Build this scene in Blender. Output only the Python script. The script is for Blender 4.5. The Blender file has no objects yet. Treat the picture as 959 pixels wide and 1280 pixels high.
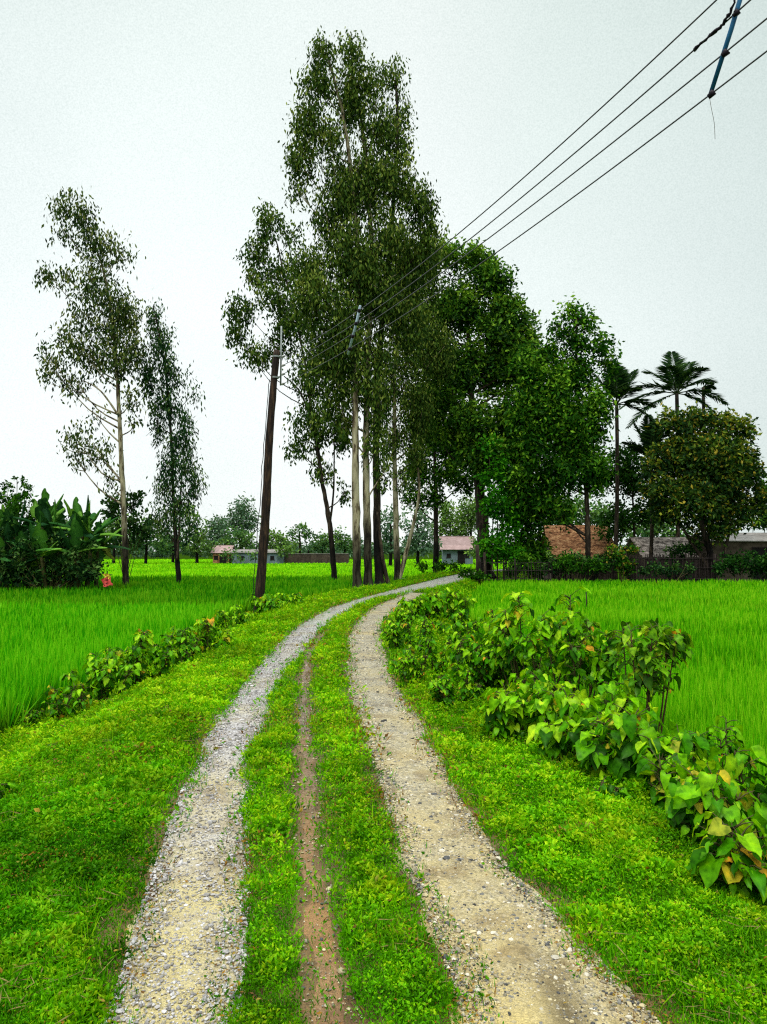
import bpy, math, random
import numpy as np
R_ = math.radians
rng = np.random.default_rng(7)
random.seed(7)
sc = bpy.context.scene
col = sc.collection

# ------------------------------------------------------------------ camera
FPX, CX, CY, EYE, PITCH = 925.0, 479.5, 640.0, 1.6, R_(2.97)
cam = bpy.data.cameras.new('camera')
cam.lens, cam.sensor_width, cam.clip_end, cam.clip_start = 26.02, 36.0, 3000, 0.05
camo = bpy.data.objects.new('camera', cam)
camo.location = (0, 0, EYE)
camo.rotation_euler = (math.pi / 2 + PITCH, 0, 0)
col.objects.link(camo)
sc.camera = camo
CF = np.array([0, math.cos(PITCH), math.sin(PITCH)])
CU = np.array([0, -math.sin(PITCH), math.cos(PITCH)])


def ray(px, py):
    return CF + (px - CX) / FPX * np.array([1., 0, 0]) + (CY - py) / FPX * CU


def at(px, py, Y):                       # point of the place seen at a photo position, at distance Y
    d = ray(px, py)
    return np.array([0, 0, EYE]) + d * (Y / d[1])


def onz(px, py, z=0.0):
    d = ray(px, py)
    return np.array([0, 0, EYE]) + d * ((z - EYE) / d[2])


# ------------------------------------------------------------------ noise
_perm = rng.random((256, 256))


def vnoise(x, y):
    x = np.asarray(x, float); y = np.asarray(y, float)
    xi = np.floor(x).astype(int); yi = np.floor(y).astype(int)
    fx = x - xi; fy = y - yi
    fx = fx * fx * (3 - 2 * fx); fy = fy * fy * (3 - 2 * fy)
    a = _perm[xi & 255, yi & 255]; b = _perm[(xi + 1) & 255, yi & 255]
    c = _perm[xi & 255, (yi + 1) & 255]; d = _perm[(xi + 1) & 255, (yi + 1) & 255]
    return (a * (1 - fx) + b * fx) * (1 - fy) + (c * (1 - fx) + d * fx) * fy


def fbm(x, y):
    return .55 * vnoise(x, y) + .3 * vnoise(x * 2.1 + 7, y * 2.1 + 3) + .15 * vnoise(x * 4.3 + 1, y * 4.3 + 9)


def sstep(a, b, x):
    t = np.clip((x - a) / (b - a), 0, 1)
    return t * t * (3 - 2 * t)


# ------------------------------------------------------------------ mesh helpers
def tag(o, label=None, cat=None, group=None, kind=None):
    if label: o['label'] = label
    if cat: o['category'] = cat
    if group: o['group'] = group
    if kind: o['kind'] = kind
    return o


def empty(name, loc, label, cat, group=None, rz=0.0):
    o = bpy.data.objects.new(name, None)
    o.location = [float(v) for v in loc]
    o.rotation_euler = (0, 0, rz)
    o.empty_display_size = .2
    col.objects.link(o)
    return tag(o, label, cat, group)


def mesh_np(name, V, F, mat, parent=None, colr=None, smooth=False):
    """V (n,3); F list of (m,k) int arrays; colr (n,3)"""
    V = np.asarray(V, np.float32)
    me = bpy.data.meshes.new(name)
    me.vertices.add(len(V))
    me.vertices.foreach_set('co', V.ravel())
    loops = np.concatenate([f.ravel() for f in F]).astype(np.int32)
    sizes = np.concatenate([np.full(len(f), f.shape[1]) for f in F]).astype(np.int32)
    starts = np.concatenate([[0], np.cumsum(sizes)[:-1]]).astype(np.int32)
    me.loops.add(len(loops)); me.loops.foreach_set('vertex_index', loops)
    me.polygons.add(len(sizes)); me.polygons.foreach_set('loop_start', starts)
    me.polygons.foreach_set('loop_total', sizes)
    me.polygons.foreach_set('use_smooth', np.full(len(sizes), smooth))
    me.update(calc_edges=True)
    if colr is not None:
        a = me.color_attributes.new('Col', 'FLOAT_COLOR', 'POINT')
        c4 = np.ones((len(V), 4), np.float32); c4[:, :3] = colr
        a.data.foreach_set('color', c4.ravel())
    me.materials.append(mat)
    o = bpy.data.objects.new(name, me)
    col.objects.link(o)
    if parent is not None: o.parent = parent
    return o


class MB:
    """collects primitives into one mesh"""
    def __init__(s): s.v = []; s.f = []; s.n = 0; s.c = []
    def add(s, V, F, c=(1, 1, 1)):
        V = np.asarray(V, float)
        for f in F: s.f.append([i + s.n for i in f])
        s.v.append(V); s.n += len(V)
        s.c.append(np.tile(np.asarray(c, float), (len(V), 1)) if np.ndim(c) == 1 else c)
    def box(s, c, d, rz=0., tilt=None, colr=(1, 1, 1)):
        x, y, z = [k / 2 for k in d]
        V = np.array([[-x, -y, -z], [x, -y, -z], [x, y, -z], [-x, y, -z], [-x, -y, z], [x, -y, z], [x, y, z], [-x, y, z]])
        if tilt:
            a = tilt; M = np.array([[1, 0, 0], [0, math.cos(a), -math.sin(a)], [0, math.sin(a), math.cos(a)]]); V = V @ M.T
        if rz:
            M = np.array([[math.cos(rz), -math.sin(rz), 0], [math.sin(rz), math.cos(rz), 0], [0, 0, 1]]); V = V @ M.T
        s.add(V + np.array(c), [(0, 3, 2, 1), (4, 5, 6, 7), (0, 1, 5, 4), (1, 2, 6, 5), (2, 3, 7, 6), (3, 0, 4, 7)], colr)
    def tube(s, P, r, n=7, cap=True, jit=0., colr=(1, 1, 1)):
        P = np.asarray(P, float); m = len(P)
        r = np.full(m, r) if np.ndim(r) == 0 else np.asarray(r, float)
        T = np.gradient(P, axis=0); T /= np.linalg.norm(T, axis=1)[:, None] + 1e-9
        ref = np.array([1., 0, 0]) if abs(T[:, 0]).mean() < .8 else np.array([0, 0, 1.])
        V = []
        for i in range(m):
            u = np.cross(T[i], ref); u /= np.linalg.norm(u) + 1e-9
            w = np.cross(T[i], u)
            a = np.arange(n) / n * 2 * math.pi
            rr = r[i] * (1 + jit * (rng.random(n) - .5))
            V.append(P[i] + (np.cos(a) * rr)[:, None] * u + (np.sin(a) * rr)[:, None] * w)
        F = []
        for i in range(m - 1):
            for k in range(n):
                F.append((i * n + k, i * n + (k + 1) % n, (i + 1) * n + (k + 1) % n, (i + 1) * n + k))
        if cap:
            F.append(tuple(range(n - 1, -1, -1))); F.append(tuple((m - 1) * n + k for k in range(n)))
        s.add(np.concatenate(V), F, colr)
    def build(s, name, mat, parent=None, smooth=False, off=(0, 0, 0)):
        V = np.concatenate(s.v) - np.asarray(off, float)
        by = {}
        for f in s.f: by.setdefault(len(f), []).append(f)
        return mesh_np(name, V, [np.array(b) for b in by.values()], mat, parent, np.concatenate(s.c), smooth)


def spline(pts, n):
    pts = np.asarray(pts, float); m = len(pts)
    t = np.linspace(0, m - 1, n); out = []
    for tt in t:
        i = min(int(tt), m - 2); u = tt - i
        p0, p1, p2, p3 = pts[max(i - 1, 0)], pts[i], pts[i + 1], pts[min(i + 2, m - 1)]
        out.append(.5 * ((2 * p1) + (-p0 + p2) * u + (2 * p0 - 5 * p1 + 4 * p2 - p3) * u * u + (-p0 + 3 * p1 - 3 * p2 + p3) * u ** 3))
    return np.array(out)


def unit(v):
    return v / (np.linalg.norm(v, axis=-1, keepdims=True) + 1e-9)


def kites(B, D, L, W, N=None, wide=.4, cup=.15):
    """leaf quads: base B, unit dir D, length, width -> (4n,3),(n,4)"""
    n = len(B)
    if N is None: N = rng.normal(size=(n, 3))
    S = unit(np.cross(D, N)); Nn = unit(np.cross(S, D))
    L = np.broadcast_to(L, n)[:, None]; W = np.broadcast_to(W, n)[:, None]
    mid = B + D * L * wide + Nn * W * cup
    V = np.stack([B, mid + S * W / 2, B + D * L, mid - S * W / 2], 1).reshape(-1, 3)
    return V, np.arange(4 * n).reshape(n, 4)


# ------------------------------------------------------------------ materials
def mat_new(name):
    m = bpy.data.materials.new(name); m.use_nodes = True
    nt = m.node_tree; nt.nodes.clear()
    out = nt.nodes.new('ShaderNodeOutputMaterial')
    return m, nt, out


def nd(nt, t, **kw):
    n = nt.nodes.new(t)
    for k, v in kw.items(): setattr(n, k, v)
    return n


def ramp(nt, stops, fac=None, interp='LINEAR'):
    r = nd(nt, 'ShaderNodeValToRGB'); r.color_ramp.interpolation = interp
    e = r.color_ramp.elements
    while len(e) < len(stops): e.new(.5)
    for i, (p, c) in enumerate(stops):
        e[i].position = p; e[i].color = (*c, 1) if len(c) == 3 else c
    if fac is not None: nt.links.new(fac, r.inputs[0])
    return r


def mixc(nt, fac, a, b, mode='MIX'):
    m = nd(nt, 'ShaderNodeMix', data_type='RGBA', blend_type=mode)
    for k, v in ((0, fac), (6, a), (7, b)):
        if hasattr(v, 'is_linked') or hasattr(v, 'links'): nt.links.new(v, m.inputs[k])
        elif k == 0: m.inputs[0].default_value = v
        else: m.inputs[k].default_value = (*v, 1)
    return m.outputs[2]


def foliage_mat(name, trans=.3, gloss=.05, rough=.35, tint=(1.25, 1.15, .5), mottle=0):
    m, nt, out = mat_new(name)
    a = nd(nt, 'ShaderNodeAttribute', attribute_name='Col')
    d = nd(nt, 'ShaderNodeBsdfDiffuse')
    if mottle:
        tc = nd(nt, 'ShaderNodeTexCoord')
        nz = nd(nt, 'ShaderNodeTexNoise'); nz.inputs['Scale'].default_value = mottle; nz.inputs['Detail'].default_value = 5
        nt.links.new(tc.outputs['Object'], nz.inputs['Vector'])
        rm = ramp(nt, [(.33, (.42, .5, .5)), (.48, (.9, .92, .9)), (.6, (1.1, 1.05, 1)), (.72, (1.7, 1.3, 1))], nz.outputs[0])
        cc = mixc(nt, 1., a.outputs[0], rm.outputs[0], 'MULTIPLY')
        class _A: pass
        a = _A(); a.outputs = [cc]
        b = nd(nt, 'ShaderNodeBump'); b.inputs['Strength'].default_value = .5; b.inputs['Distance'].default_value = .01
        nt.links.new(nz.outputs[0], b.inputs['Height']); nt.links.new(b.outputs[0], d.inputs['Normal'])
    nt.links.new(a.outputs[0], d.inputs[0])
    t = nd(nt, 'ShaderNodeBsdfTranslucent')
    nt.links.new(mixc(nt, 1.0, a.outputs[0], tint, 'MULTIPLY'), t.inputs[0])
    g = nd(nt, 'ShaderNodeBsdfGlossy'); g.inputs['Roughness'].default_value = rough
    g.inputs[0].default_value = (.55, .75, .35, 1)
    m1 = nd(nt, 'ShaderNodeMixShader'); m1.inputs[0].default_value = trans
    nt.links.new(d.outputs[0], m1.inputs[1]); nt.links.new(t.outputs[0], m1.inputs[2])
    m2 = nd(nt, 'ShaderNodeMixShader'); m2.inputs[0].default_value = gloss
    nt.links.new(m1.outputs[0], m2.inputs[1]); nt.links.new(g.outputs[0], m2.inputs[2])
    nt.links.new(m2.outputs[0], out.inputs[0])
    return m


def surf_mat(name, stops, scale=6., stretch=(1, 1, 1), rough=.85, bump=.3, detail=8, usecol=True, bdist=.02, metallic=0.):
    m, nt, out = mat_new(name)
    tc = nd(nt, 'ShaderNodeTexCoord'); mp = nd(nt, 'ShaderNodeMapping'); mp.inputs['Scale'].default_value = stretch
    nt.links.new(tc.outputs['Object'], mp.inputs[0])
    n = nd(nt, 'ShaderNodeTexNoise'); n.inputs['Scale'].default_value = scale; n.inputs['Detail'].default_value = detail
    n.inputs['Roughness'].default_value = .65
    nt.links.new(mp.outputs[0], n.inputs['Vector'])
    r = ramp(nt, stops, n.outputs[0])
    c = r.outputs[0]
    if usecol:
        a = nd(nt, 'ShaderNodeAttribute', attribute_name='Col')
        c = mixc(nt, 1.0, c, a.outputs[0], 'MULTIPLY')
    p = nd(nt, 'ShaderNodeBsdfPrincipled'); p.inputs['Roughness'].default_value = rough
    p.inputs['Metallic'].default_value = metallic; p.inputs['Specular IOR Level'].default_value = .15
    nt.links.new(c, p.inputs['Base Color'])
    b = nd(nt, 'ShaderNodeBump'); b.inputs['Strength'].default_value = bump; b.inputs['Distance'].default_value = bdist
    nt.links.new(n.outputs[0], b.inputs['Height']); nt.links.new(b.outputs[0], p.inputs['Normal'])
    nt.links.new(p.outputs[0], out.inputs[0])
    return m


M_GRASS = foliage_mat('grass_blades', .35, .008, .4)
M_RICE = foliage_mat('rice_leaves', .4, .006, .4)
M_LEAF = foliage_mat('tree_leaves', .22, .008, .35)
M_FAR = foliage_mat('haze_tinted_leaves', .2, .0, .6)  # for far trees, whose distance haze is painted into the leaf colours
M_SHRUB = foliage_mat('broad_wet_leaves', .3, .012, .3, mottle=26)
M_BARKPALE = surf_mat('pale_eucalyptus_bark', [(.36, (.02, .014, .01)), (.45, (.10, .075, .04)), (.5, (.27, .235, .14)), (.68, (.42, .39, .25))], 3.4, (1.5, 1.5, .33), .8, .6)
M_BARKDARK = surf_mat('dark_wet_bark', [(.36, (.006, .005, .004)), (.52, (.034, .024, .016)), (.68, (.12, .09, .055))], 4., (2, 2, .4), .75, .7)
M_POLE = surf_mat('weathered_pole_wood', [(.36, (.004, .003, .003)), (.52, (.022, .013, .009)), (.68, (.085, .048, .026))], 5., (3, 3, .4), .7, .5)
M_STEM = surf_mat('plant_stem', [(.3, (.03, .025, .01)), (.7, (.10, .09, .03))], 8., (1, 1, 1), .7, .2)
M_METAL = surf_mat('galvanised_steel', [(.3, (.14, .16, .15)), (.7, (.30, .33, .31))], 9., (1, 1, 1), .45, .1, metallic=.3)
M_BLACK = surf_mat('black_cable', [(.3, (.006, .004, .008)), (.7, (.02, .012, .022))], 20., (1, 1, 1), .5, .1)
M_WIRE = surf_mat('wet_black_wire', [(.3, (.008, .006, .012)), (.7, (.03, .022, .035))], 20., (1, 1, 1), .22, .1)
for n_ in M_WIRE.node_tree.nodes:
    if n_.type == 'BSDF_PRINCIPLED': n_.inputs['Specular IOR Level'].default_value = .9
M_BLUE = surf_mat('blue_plastic_pipe', [(.3, (.008, .07, .17)), (.7, (.02, .15, .30))], 5., (1, 1, 1), .4, .1)
M_PALEBLUE = surf_mat('faded_plastic_pipe', [(.3, (.25, .34, .42)), (.7, (.45, .55, .62))], 5., (1, 1, 1), .4, .1)
M_CER = surf_mat('insulator_porcelain', [(.3, (.3, .3, .28)), (.7, (.5, .5, .48))], 5., (1, 1, 1), .3, .05)
M_THATCH = surf_mat('reddish_bamboo_roofing', [(.36, (.05, .022, .012)), (.5, (.30, .13, .055)), (.66, (.55, .33, .16))], 3.2, (1.0, 1, 2.6), .9, .8, bdist=.05)
M_STRAW = surf_mat('grey_weathered_straw', [(.36, (.05, .04, .035)), (.5, (.25, .21, .18)), (.66, (.55, .47, .42))], 3.0, (1, 1, 2.2), .95, .8, bdist=.05)
M_TIN = surf_mat('old_tin_sheet', [(.3, (.13, .12, .11)), (.6, (.26, .24, .22)), (.8, (.38, .34, .31))], 2., (1, 1, 1), .5, .15)
M_TINRED = surf_mat('rusty_pink_tin', [(.3, (.20, .13, .12)), (.6, (.32, .22, .21)), (.8, (.40, .31, .30))], 2., (1, 1, 1), .6, .1)
M_TINBLUE = surf_mat('blue_grey_tin', [(.3, (.10, .14, .16)), (.6, (.17, .23, .26)), (.8, (.26, .32, .34))], 2., (3, 1, .4), .6, .1)
M_MUD = surf_mat('mud_wall', [(.3, (.05, .038, .028)), (.6, (.13, .10, .075)), (.8, (.2, .16, .12))], 3., (1, 1, 1), .95, .3)
M_DARK = surf_mat('dark_opening', [(.3, (.006, .006, .006)), (.7, (.016, .015, .014))], 3., (1, 1, 1), .9, .1)
M_BAMBOO = surf_mat('old_bamboo_stakes', [(.3, (.008, .006, .006)), (.55, (.028, .021, .019)), (.75, (.075, .058, .05))], 4., (3, 3, .4), .85, .5)
M_PINK = surf_mat('pink_cloth', [(.3, (.62, .05, .05)), (.7, (.85, .14, .12))], 4., (1, 1, 1), .9, .3)
M_YELLOW = surf_mat('yellow_cloth', [(.3, (.62, .42, .04)), (.7, (.8, .6, .08))], 4., (1, 1, 1), .9, .3)

# ------------------------------------------------------------------ the lie of the land
LB_Y = np.array([-4, 2, 5, 9, 13, 17, 23, 29, 33, 40, 46, 60, 80, 120, 400.])
LB_X = np.array([-3.6, -3.6, -3.9, -4.0, -3.9, -4.2, -4.2, -3.0, -1.6, -.2, 1.0, 6, 15, 34, 170])
RB_X = np.array([2.4, 2.4, 2.5, 2.1, 1.9, 2.0, 2.4, 3.3, 4.0, 5.4, 7.2, 12, 22, 42, 180])
FIELD = -.45


def ground_z(x, y):
    L = np.interp(y, LB_Y, LB_X); Rr = np.interp(y, LB_Y, RB_X)
    l = sstep(0, 1.7, x - L); r = sstep(0, .9, Rr - x)
    k = np.minimum(l, r)
    dip = np.where((y > 4) & (y < 14), .05 * np.exp(-((x - L - 1.5) / .25) ** 2), 0)
    return FIELD * (1 - k) - dip


# track edges as seen: rows (photo y, left x, right x)
TL = [(1330, 122, 288), (1280, 140, 292), (1200, 165, 300), (1100, 195, 305), (1050, 212, 305), (1000, 228, 306), (950, 252, 310), (900, 276, 327), (850, 312, 348),
      (800, 356, 390), (780, 379, 408), (760, 415, 442), (750, 446, 468), (742, 476, 508), (735, 502, 545), (728, 530, 575), (722, 553, 588), (718, 572, 600)]
TR = [(1330, 598, 850), (1280, 590, 810), (1200, 562, 737), (1150, 540, 690), (1100, 518, 640), (1050, 500, 600), (1000, 486, 570), (950, 467, 545), (900, 449, 520), (850, 437, 488),
      (800, 437, 475), (780, 446, 477), (765, 462, 492), (755, 479, 507), (748, 497, 525), (742, 512, 536)]
TC = [(1330, 400, 450), (1280, 396, 440), (1200, 385, 420), (1100, 378, 405), (1000, 371, 396), (950, 371, 391), (900, 371, 386), (850, 376, 384), (820, 384, 391), (790, 404, 409)]


def edges(T):
    a = np.array([onz(l, y) for y, l, r in T]); b = np.array([onz(r, y) for y, l, r in T])
    return (a[:, 1], a[:, 0], b[:, 0])


EL, ER, EC = edges(TL), edges(TR), edges(TC)
EL = tuple(np.concatenate([e, [v]]) for e, v in zip(EL, (64, 10.5, 12.5)))


def on_track(E, x, y, grow=0.0):
    """signed distance inside the track (positive = on it)"""
    n = (fbm(x * 5, y * 2.4) - .5) * .16
    l = np.interp(y, E[0], E[1]) + n; r = np.interp(y, E[0], E[2]) + (fbm(x * 5 + 40, y * 2.4) - .5) * .16
    d = np.minimum(x - l, r - x) + grow
    return np.where((y < E[0].min()) | (y > E[0].max()), -9, d)


# ground sheet
gx = np.concatenate([-np.geomspace(900, 7, 26), np.linspace(-6.8, 6.8, 137), np.geomspace(7, 900, 26)])
gy = np.concatenate([[-60, -25, -10, -6], np.linspace(-4, 62, 265), np.geomspace(63, 1400, 26)])
X, Y = np.meshgrid(gx, gy); Z = ground_z(X, Y)
V = np.stack([X, Y, Z], -1).reshape(-1, 3)
nx, ny = len(gx), len(gy)
i = (np.arange(ny - 1)[:, None] * nx + np.arange(nx - 1)[None]).ravel()
m, nt, out = mat_new('soil_and_moss')
tc = nd(nt, 'ShaderNodeTexCoord')
n1 = nd(nt, 'ShaderNodeTexNoise'); n1.inputs['Scale'].default_value = .9; n1.inputs['Detail'].default_value = 9
n2 = nd(nt, 'ShaderNodeTexNoise'); n2.inputs['Scale'].default_value = 28; n2.inputs['Detail'].default_value = 6
for q in (n1, n2): nt.links.new(tc.outputs['Object'], q.inputs['Vector'])
r1 = ramp(nt, [(.3, (.015, .05, .002)), (.5, (.03, .085, .004)), (.7, (.05, .06, .008))], n1.outputs[0])
r2 = ramp(nt, [(.35, (.3, .3, .3)), (.65, (1.1, 1.1, 1.1))], n2.outputs[0])
p = nd(nt, 'ShaderNodeBsdfPrincipled'); p.inputs['Roughness'].default_value = .9; p.inputs['Specular IOR Level'].default_value = 0
nt.links.new(mixc(nt, 1., r1.outputs[0], r2.outputs[0], 'MULTIPLY'), p.inputs['Base Color'])
bp = nd(nt, 'ShaderNodeBump'); bp.inputs['Strength'].default_value = .6; bp.inputs['Distance'].default_value = .02
nt.links.new(n2.outputs[0], bp.inputs['Height']); nt.links.new(bp.outputs[0], p.inputs['Normal'])
nt.links.new(p.outputs[0], out.inputs[0])
tag(mesh_np('ground', V, [np.stack([i, i + 1, i + nx + 1, i + nx], 1)], m, smooth=True), kind='structure')


# ------------------------------------------------------------------ tracks
def gravel_mat(name, sand, stones, sandbias, wet, streak=False):
    m, nt, out = mat_new(name)
    tc = nd(nt, 'ShaderNodeTexCoord'); O = tc.outputs['Object']
    vo = nd(nt, 'ShaderNodeTexVoronoi'); vo.inputs['Scale'].default_value = 55
    vo2 = nd(nt, 'ShaderNodeTexVoronoi'); vo2.inputs['Scale'].default_value = 130
    nz = nd(nt, 'ShaderNodeTexNoise'); nz.inputs['Scale'].default_value = 1.1; nz.inputs['Detail'].default_value = 8; nz.inputs['Roughness'].default_value = .6
    nf = nd(nt, 'ShaderNodeTexNoise'); nf.inputs['Scale'].default_value = 160; nf.inputs['Detail'].default_value = 3
    for q in (vo, vo2, nz, nf): nt.links.new(O, q.inputs['Vector'])
    sep = nd(nt, 'ShaderNodeSeparateColor'); nt.links.new(vo.outputs['Color'], sep.inputs[0])
    st = ramp(nt, stones, sep.outputs[0], 'CONSTANT')
    sep2 = nd(nt, 'ShaderNodeSeparateColor'); nt.links.new(vo2.outputs['Color'], sep2.inputs[0])
    st2 = ramp(nt, stones, sep2.outputs[1], 'CONSTANT')
    stm = mixc(nt, .5, st.outputs[0], st2.outputs[0])
    sd = ramp(nt, [(.3, tuple(c * .55 for c in sand)), (.55, sand), (.75, tuple(min(1, c * 1.3) for c in sand))], nf.outputs[0])
    xyz = nd(nt, 'ShaderNodeSeparateXYZ'); nt.links.new(O, xyz.inputs[0])
    # sandier close to the camera's end of the road, stonier further up
    yr = nd(nt, 'ShaderNodeMapRange'); yr.inputs[1].default_value = 2.2; yr.inputs[2].default_value = 7.0
    yr.inputs[3].default_value = sandbias; yr.inputs[4].default_value = -.06
    nt.links.new(xyz.outputs[1], yr.inputs[0])
    ad = nd(nt, 'ShaderNodeMath', operation='ADD'); nt.links.new(nz.outputs[0], ad.inputs[0]); nt.links.new(yr.outputs[0], ad.inputs[1])
    sf = ramp(nt, [(.40, (0, 0, 0)), (.78, (1, 1, 1))], ad.outputs[0])
    c = mixc(nt, sf.outputs[0], stm, sd.outputs[0])
    n3 = nd(nt, 'ShaderNodeTexNoise'); n3.inputs['Scale'].default_value = 3.3; n3.inputs['Detail'].default_value = 6
    nt.links.new(O, n3.inputs['Vector'])
    dk = ramp(nt, [(.36, (.5, .42, .34)), (.5, (1, 1, 1))], n3.outputs[0])
    c = mixc(nt, .7, c, mixc(nt, 1., c, dk.outputs[0], 'MULTIPLY'))
    if streak:
        vec = nd(nt, 'ShaderNodeVectorMath', operation='SUBTRACT'); vec.inputs[1].default_value = (.63, 2.62, 0)
        nt.links.new(O, vec.inputs[0])
        ro = nd(nt, 'ShaderNodeMapping'); ro.inputs['Rotation'].default_value = (0, 0, R_(-8)); ro.inputs['Scale'].default_value = (9, 2.2, 0)
        nt.links.new(vec.outputs[0], ro.inputs[0])
        ln = nd(nt, 'ShaderNodeVectorMath', operation='LENGTH'); nt.links.new(ro.outputs[0], ln.inputs[0])
        a2 = nd(nt, 'ShaderNodeMath', operation='ADD'); nt.links.new(ln.outputs['Value'], a2.inputs[0]); nt.links.new(n3.outputs[0], a2.inputs[1])
        hv = nd(nt, 'ShaderNodeMath', operation='MULTIPLY'); hv.inputs[1].default_value = .5; nt.links.new(a2.outputs[0], hv.inputs[0])
        sr = ramp(nt, [(.32, (1, 1, 1)), (.8, (0, 0, 0))], hv.outputs[0])
        mm = nd(nt, 'ShaderNodeMath', operation='MULTIPLY'); mm.inputs[1].default_value = .8; nt.links.new(sr.outputs[0], mm.inputs[0])
        c = mixc(nt, mm.outputs[0], c, (.07, .045, .012))
    p = nd(nt, 'ShaderNodeBsdfPrincipled')
    nt.links.new(c, p.inputs['Base Color'])
    wr = nd(nt, 'ShaderNodeMapRange'); wr.inputs[1].default_value = 3.5; wr.inputs[2].default_value = 9
    wr.inputs[3].default_value = .75; wr.inputs[4].default_value = wet
    nt.links.new(xyz.outputs[1], wr.inputs[0])
    nt.links.new(wr.outputs[0], p.inputs['Roughness'])
    h = nd(nt, 'ShaderNodeMath', operation='ADD'); nt.links.new(vo.outputs['Distance'], h.inputs[0]); nt.links.new(vo2.outputs['Distance'], h.inputs[1])
    b = nd(nt, 'ShaderNodeBump', invert=True); b.inputs['Strength'].default_value = .7; b.inputs['Distance'].default_value = .008
    nt.links.new(h.outputs[0], b.inputs['Height']); nt.links.new(b.outputs[0], p.inputs['Normal'])
    nt.links.new(p.outputs[0], out.inputs[0])
    return m


STONES = [(0, (.05, .05, .048)), (.12, (.16, .145, .11)), (.3, (.32, .285, .19)), (.52, (.44, .36, .20)), (.72, (.2, .18, .14)), (.85, (.45, .4, .29)), (.95, (.58, .55, .47))]
STONES_L = [(0, (.10, .09, .09)), (.1, (.26, .24, .235)), (.3, (.40, .37, .36)), (.55, (.48, .45, .445)), (.75, (.33, .31, .31)), (.85, (.56, .54, .54)), (.95, (.68, .66, .67))]  # paleness includes sky reflection off the wet stones, painted into the colour
M_GL = gravel_mat('pale_wet_gravel', (.48, .40, .18), STONES_L, .34, .13)
M_GR = gravel_mat('beige_gravel', (.50, .385, .14), STONES, .19, .42, True)
M_DIRT = gravel_mat('reddish_dirt', (.30, .16, .055), [(0, (.06, .045, .03)), (.3, (.16, .11, .07)), (.7, (.22, .16, .11)), (.93, (.35, .3, .25))], .3, .7)


def ribbon(name, E, mat, z, y0, y1, ext=.035):
    ys = np.concatenate([np.arange(y0, 14, .07), np.arange(14, y1, .3)]) if y1 > 14 else np.arange(y0, y1, .07)
    ys = ys[ys < y1]
    k = 11
    Vv = []
    for yy in ys:
        l = np.interp(yy, E[0], E[1]) - ext + (vnoise(yy * 3.1, 5) - .5) * .09
        r = np.interp(yy, E[0], E[2]) + ext + (vnoise(yy * 3.1, 25) - .5) * .09
        xs = np.linspace(l, r, k)
        u = np.linspace(-1, 1, k)
        zz = z + .012 * (fbm(xs * 6, np.full(k, yy * 6)) - .3) * (1 - u ** 2) + .006 * (1 - u * u)
        Vv.append(np.stack([xs, np.full(k, yy), zz], -1))
    Vv = np.concatenate(Vv); ny_ = len(ys)
    i = (np.arange(ny_ - 1)[:, None] * k + np.arange(k - 1)[None]).ravel()
    return tag(mesh_np(name, Vv, [np.stack([i, i + 1, i + k + 1, i + k], 1)], mat, smooth=True), kind='structure')


ribbon('gravel_track', EL, M_GL, .006, 1.9, 62)
ribbon('gravel_track', ER, M_GR, .011, 1.9, 28)
ribbon('dirt_path', EC, M_DIRT, .005, 1.9, 15)
M_SOIL = gravel_mat('brown_soil', (.17, .10, .03), [(0, (.04, .026, .014)), (.3, (.12, .075, .03)), (.7, (.17, .11, .045)), (.93, (.28, .2, .09))], .3, .8)
for E_, y1_ in ((EL, 40), (ER, 28), (EC, 15)): ribbon('dirt_margin', E_, M_SOIL, .001 + .0012 * (E_ is ER) + .0024 * (E_ is EC), 1.9, y1_, .17)
# pale wet side strip where the road bends
a, b = onz(505, 723), onz(556, 720.5)
Vv = []
for t in np.linspace(0, 1, 14):
    w = .9 * math.sin(math.pi * min(1, .15 + t * .85)) + .25
    c = a * (1 - t) + b * t
    Vv += [[c[0] - .2, c[1] - w, .007], [c[0] + .2, c[1] + w, .007]]
i = np.arange(13) * 2
tag(mesh_np('path', np.array(Vv), [np.stack([i, i + 2, i + 3, i + 1], 1)], M_GL), kind='structure')

# loose stones
ico_t = (1 + 5 ** .5) / 2
ICO = unit(np.array([[-1, ico_t, 0], [1, ico_t, 0], [-1, -ico_t, 0], [1, -ico_t, 0], [0, -1, ico_t], [0, 1, ico_t], [0, -1, -ico_t], [0, 1, -ico_t], [ico_t, 0, -1], [ico_t, 0, 1], [-ico_t, 0, -1], [-ico_t, 0, 1]]))
ICF = np.array([[0, 11, 5], [0, 5, 1], [0, 1, 7], [0, 7, 10], [0, 10, 11], [1, 5, 9], [5, 11, 4], [11, 10, 2], [10, 7, 6], [7, 1, 8], [3, 9, 4], [3, 4, 2], [3, 2, 6], [3, 6, 8], [3, 8, 9], [4, 9, 5], [2, 4, 11], [6, 2, 10], [8, 6, 7], [9, 8, 1]])


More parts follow.
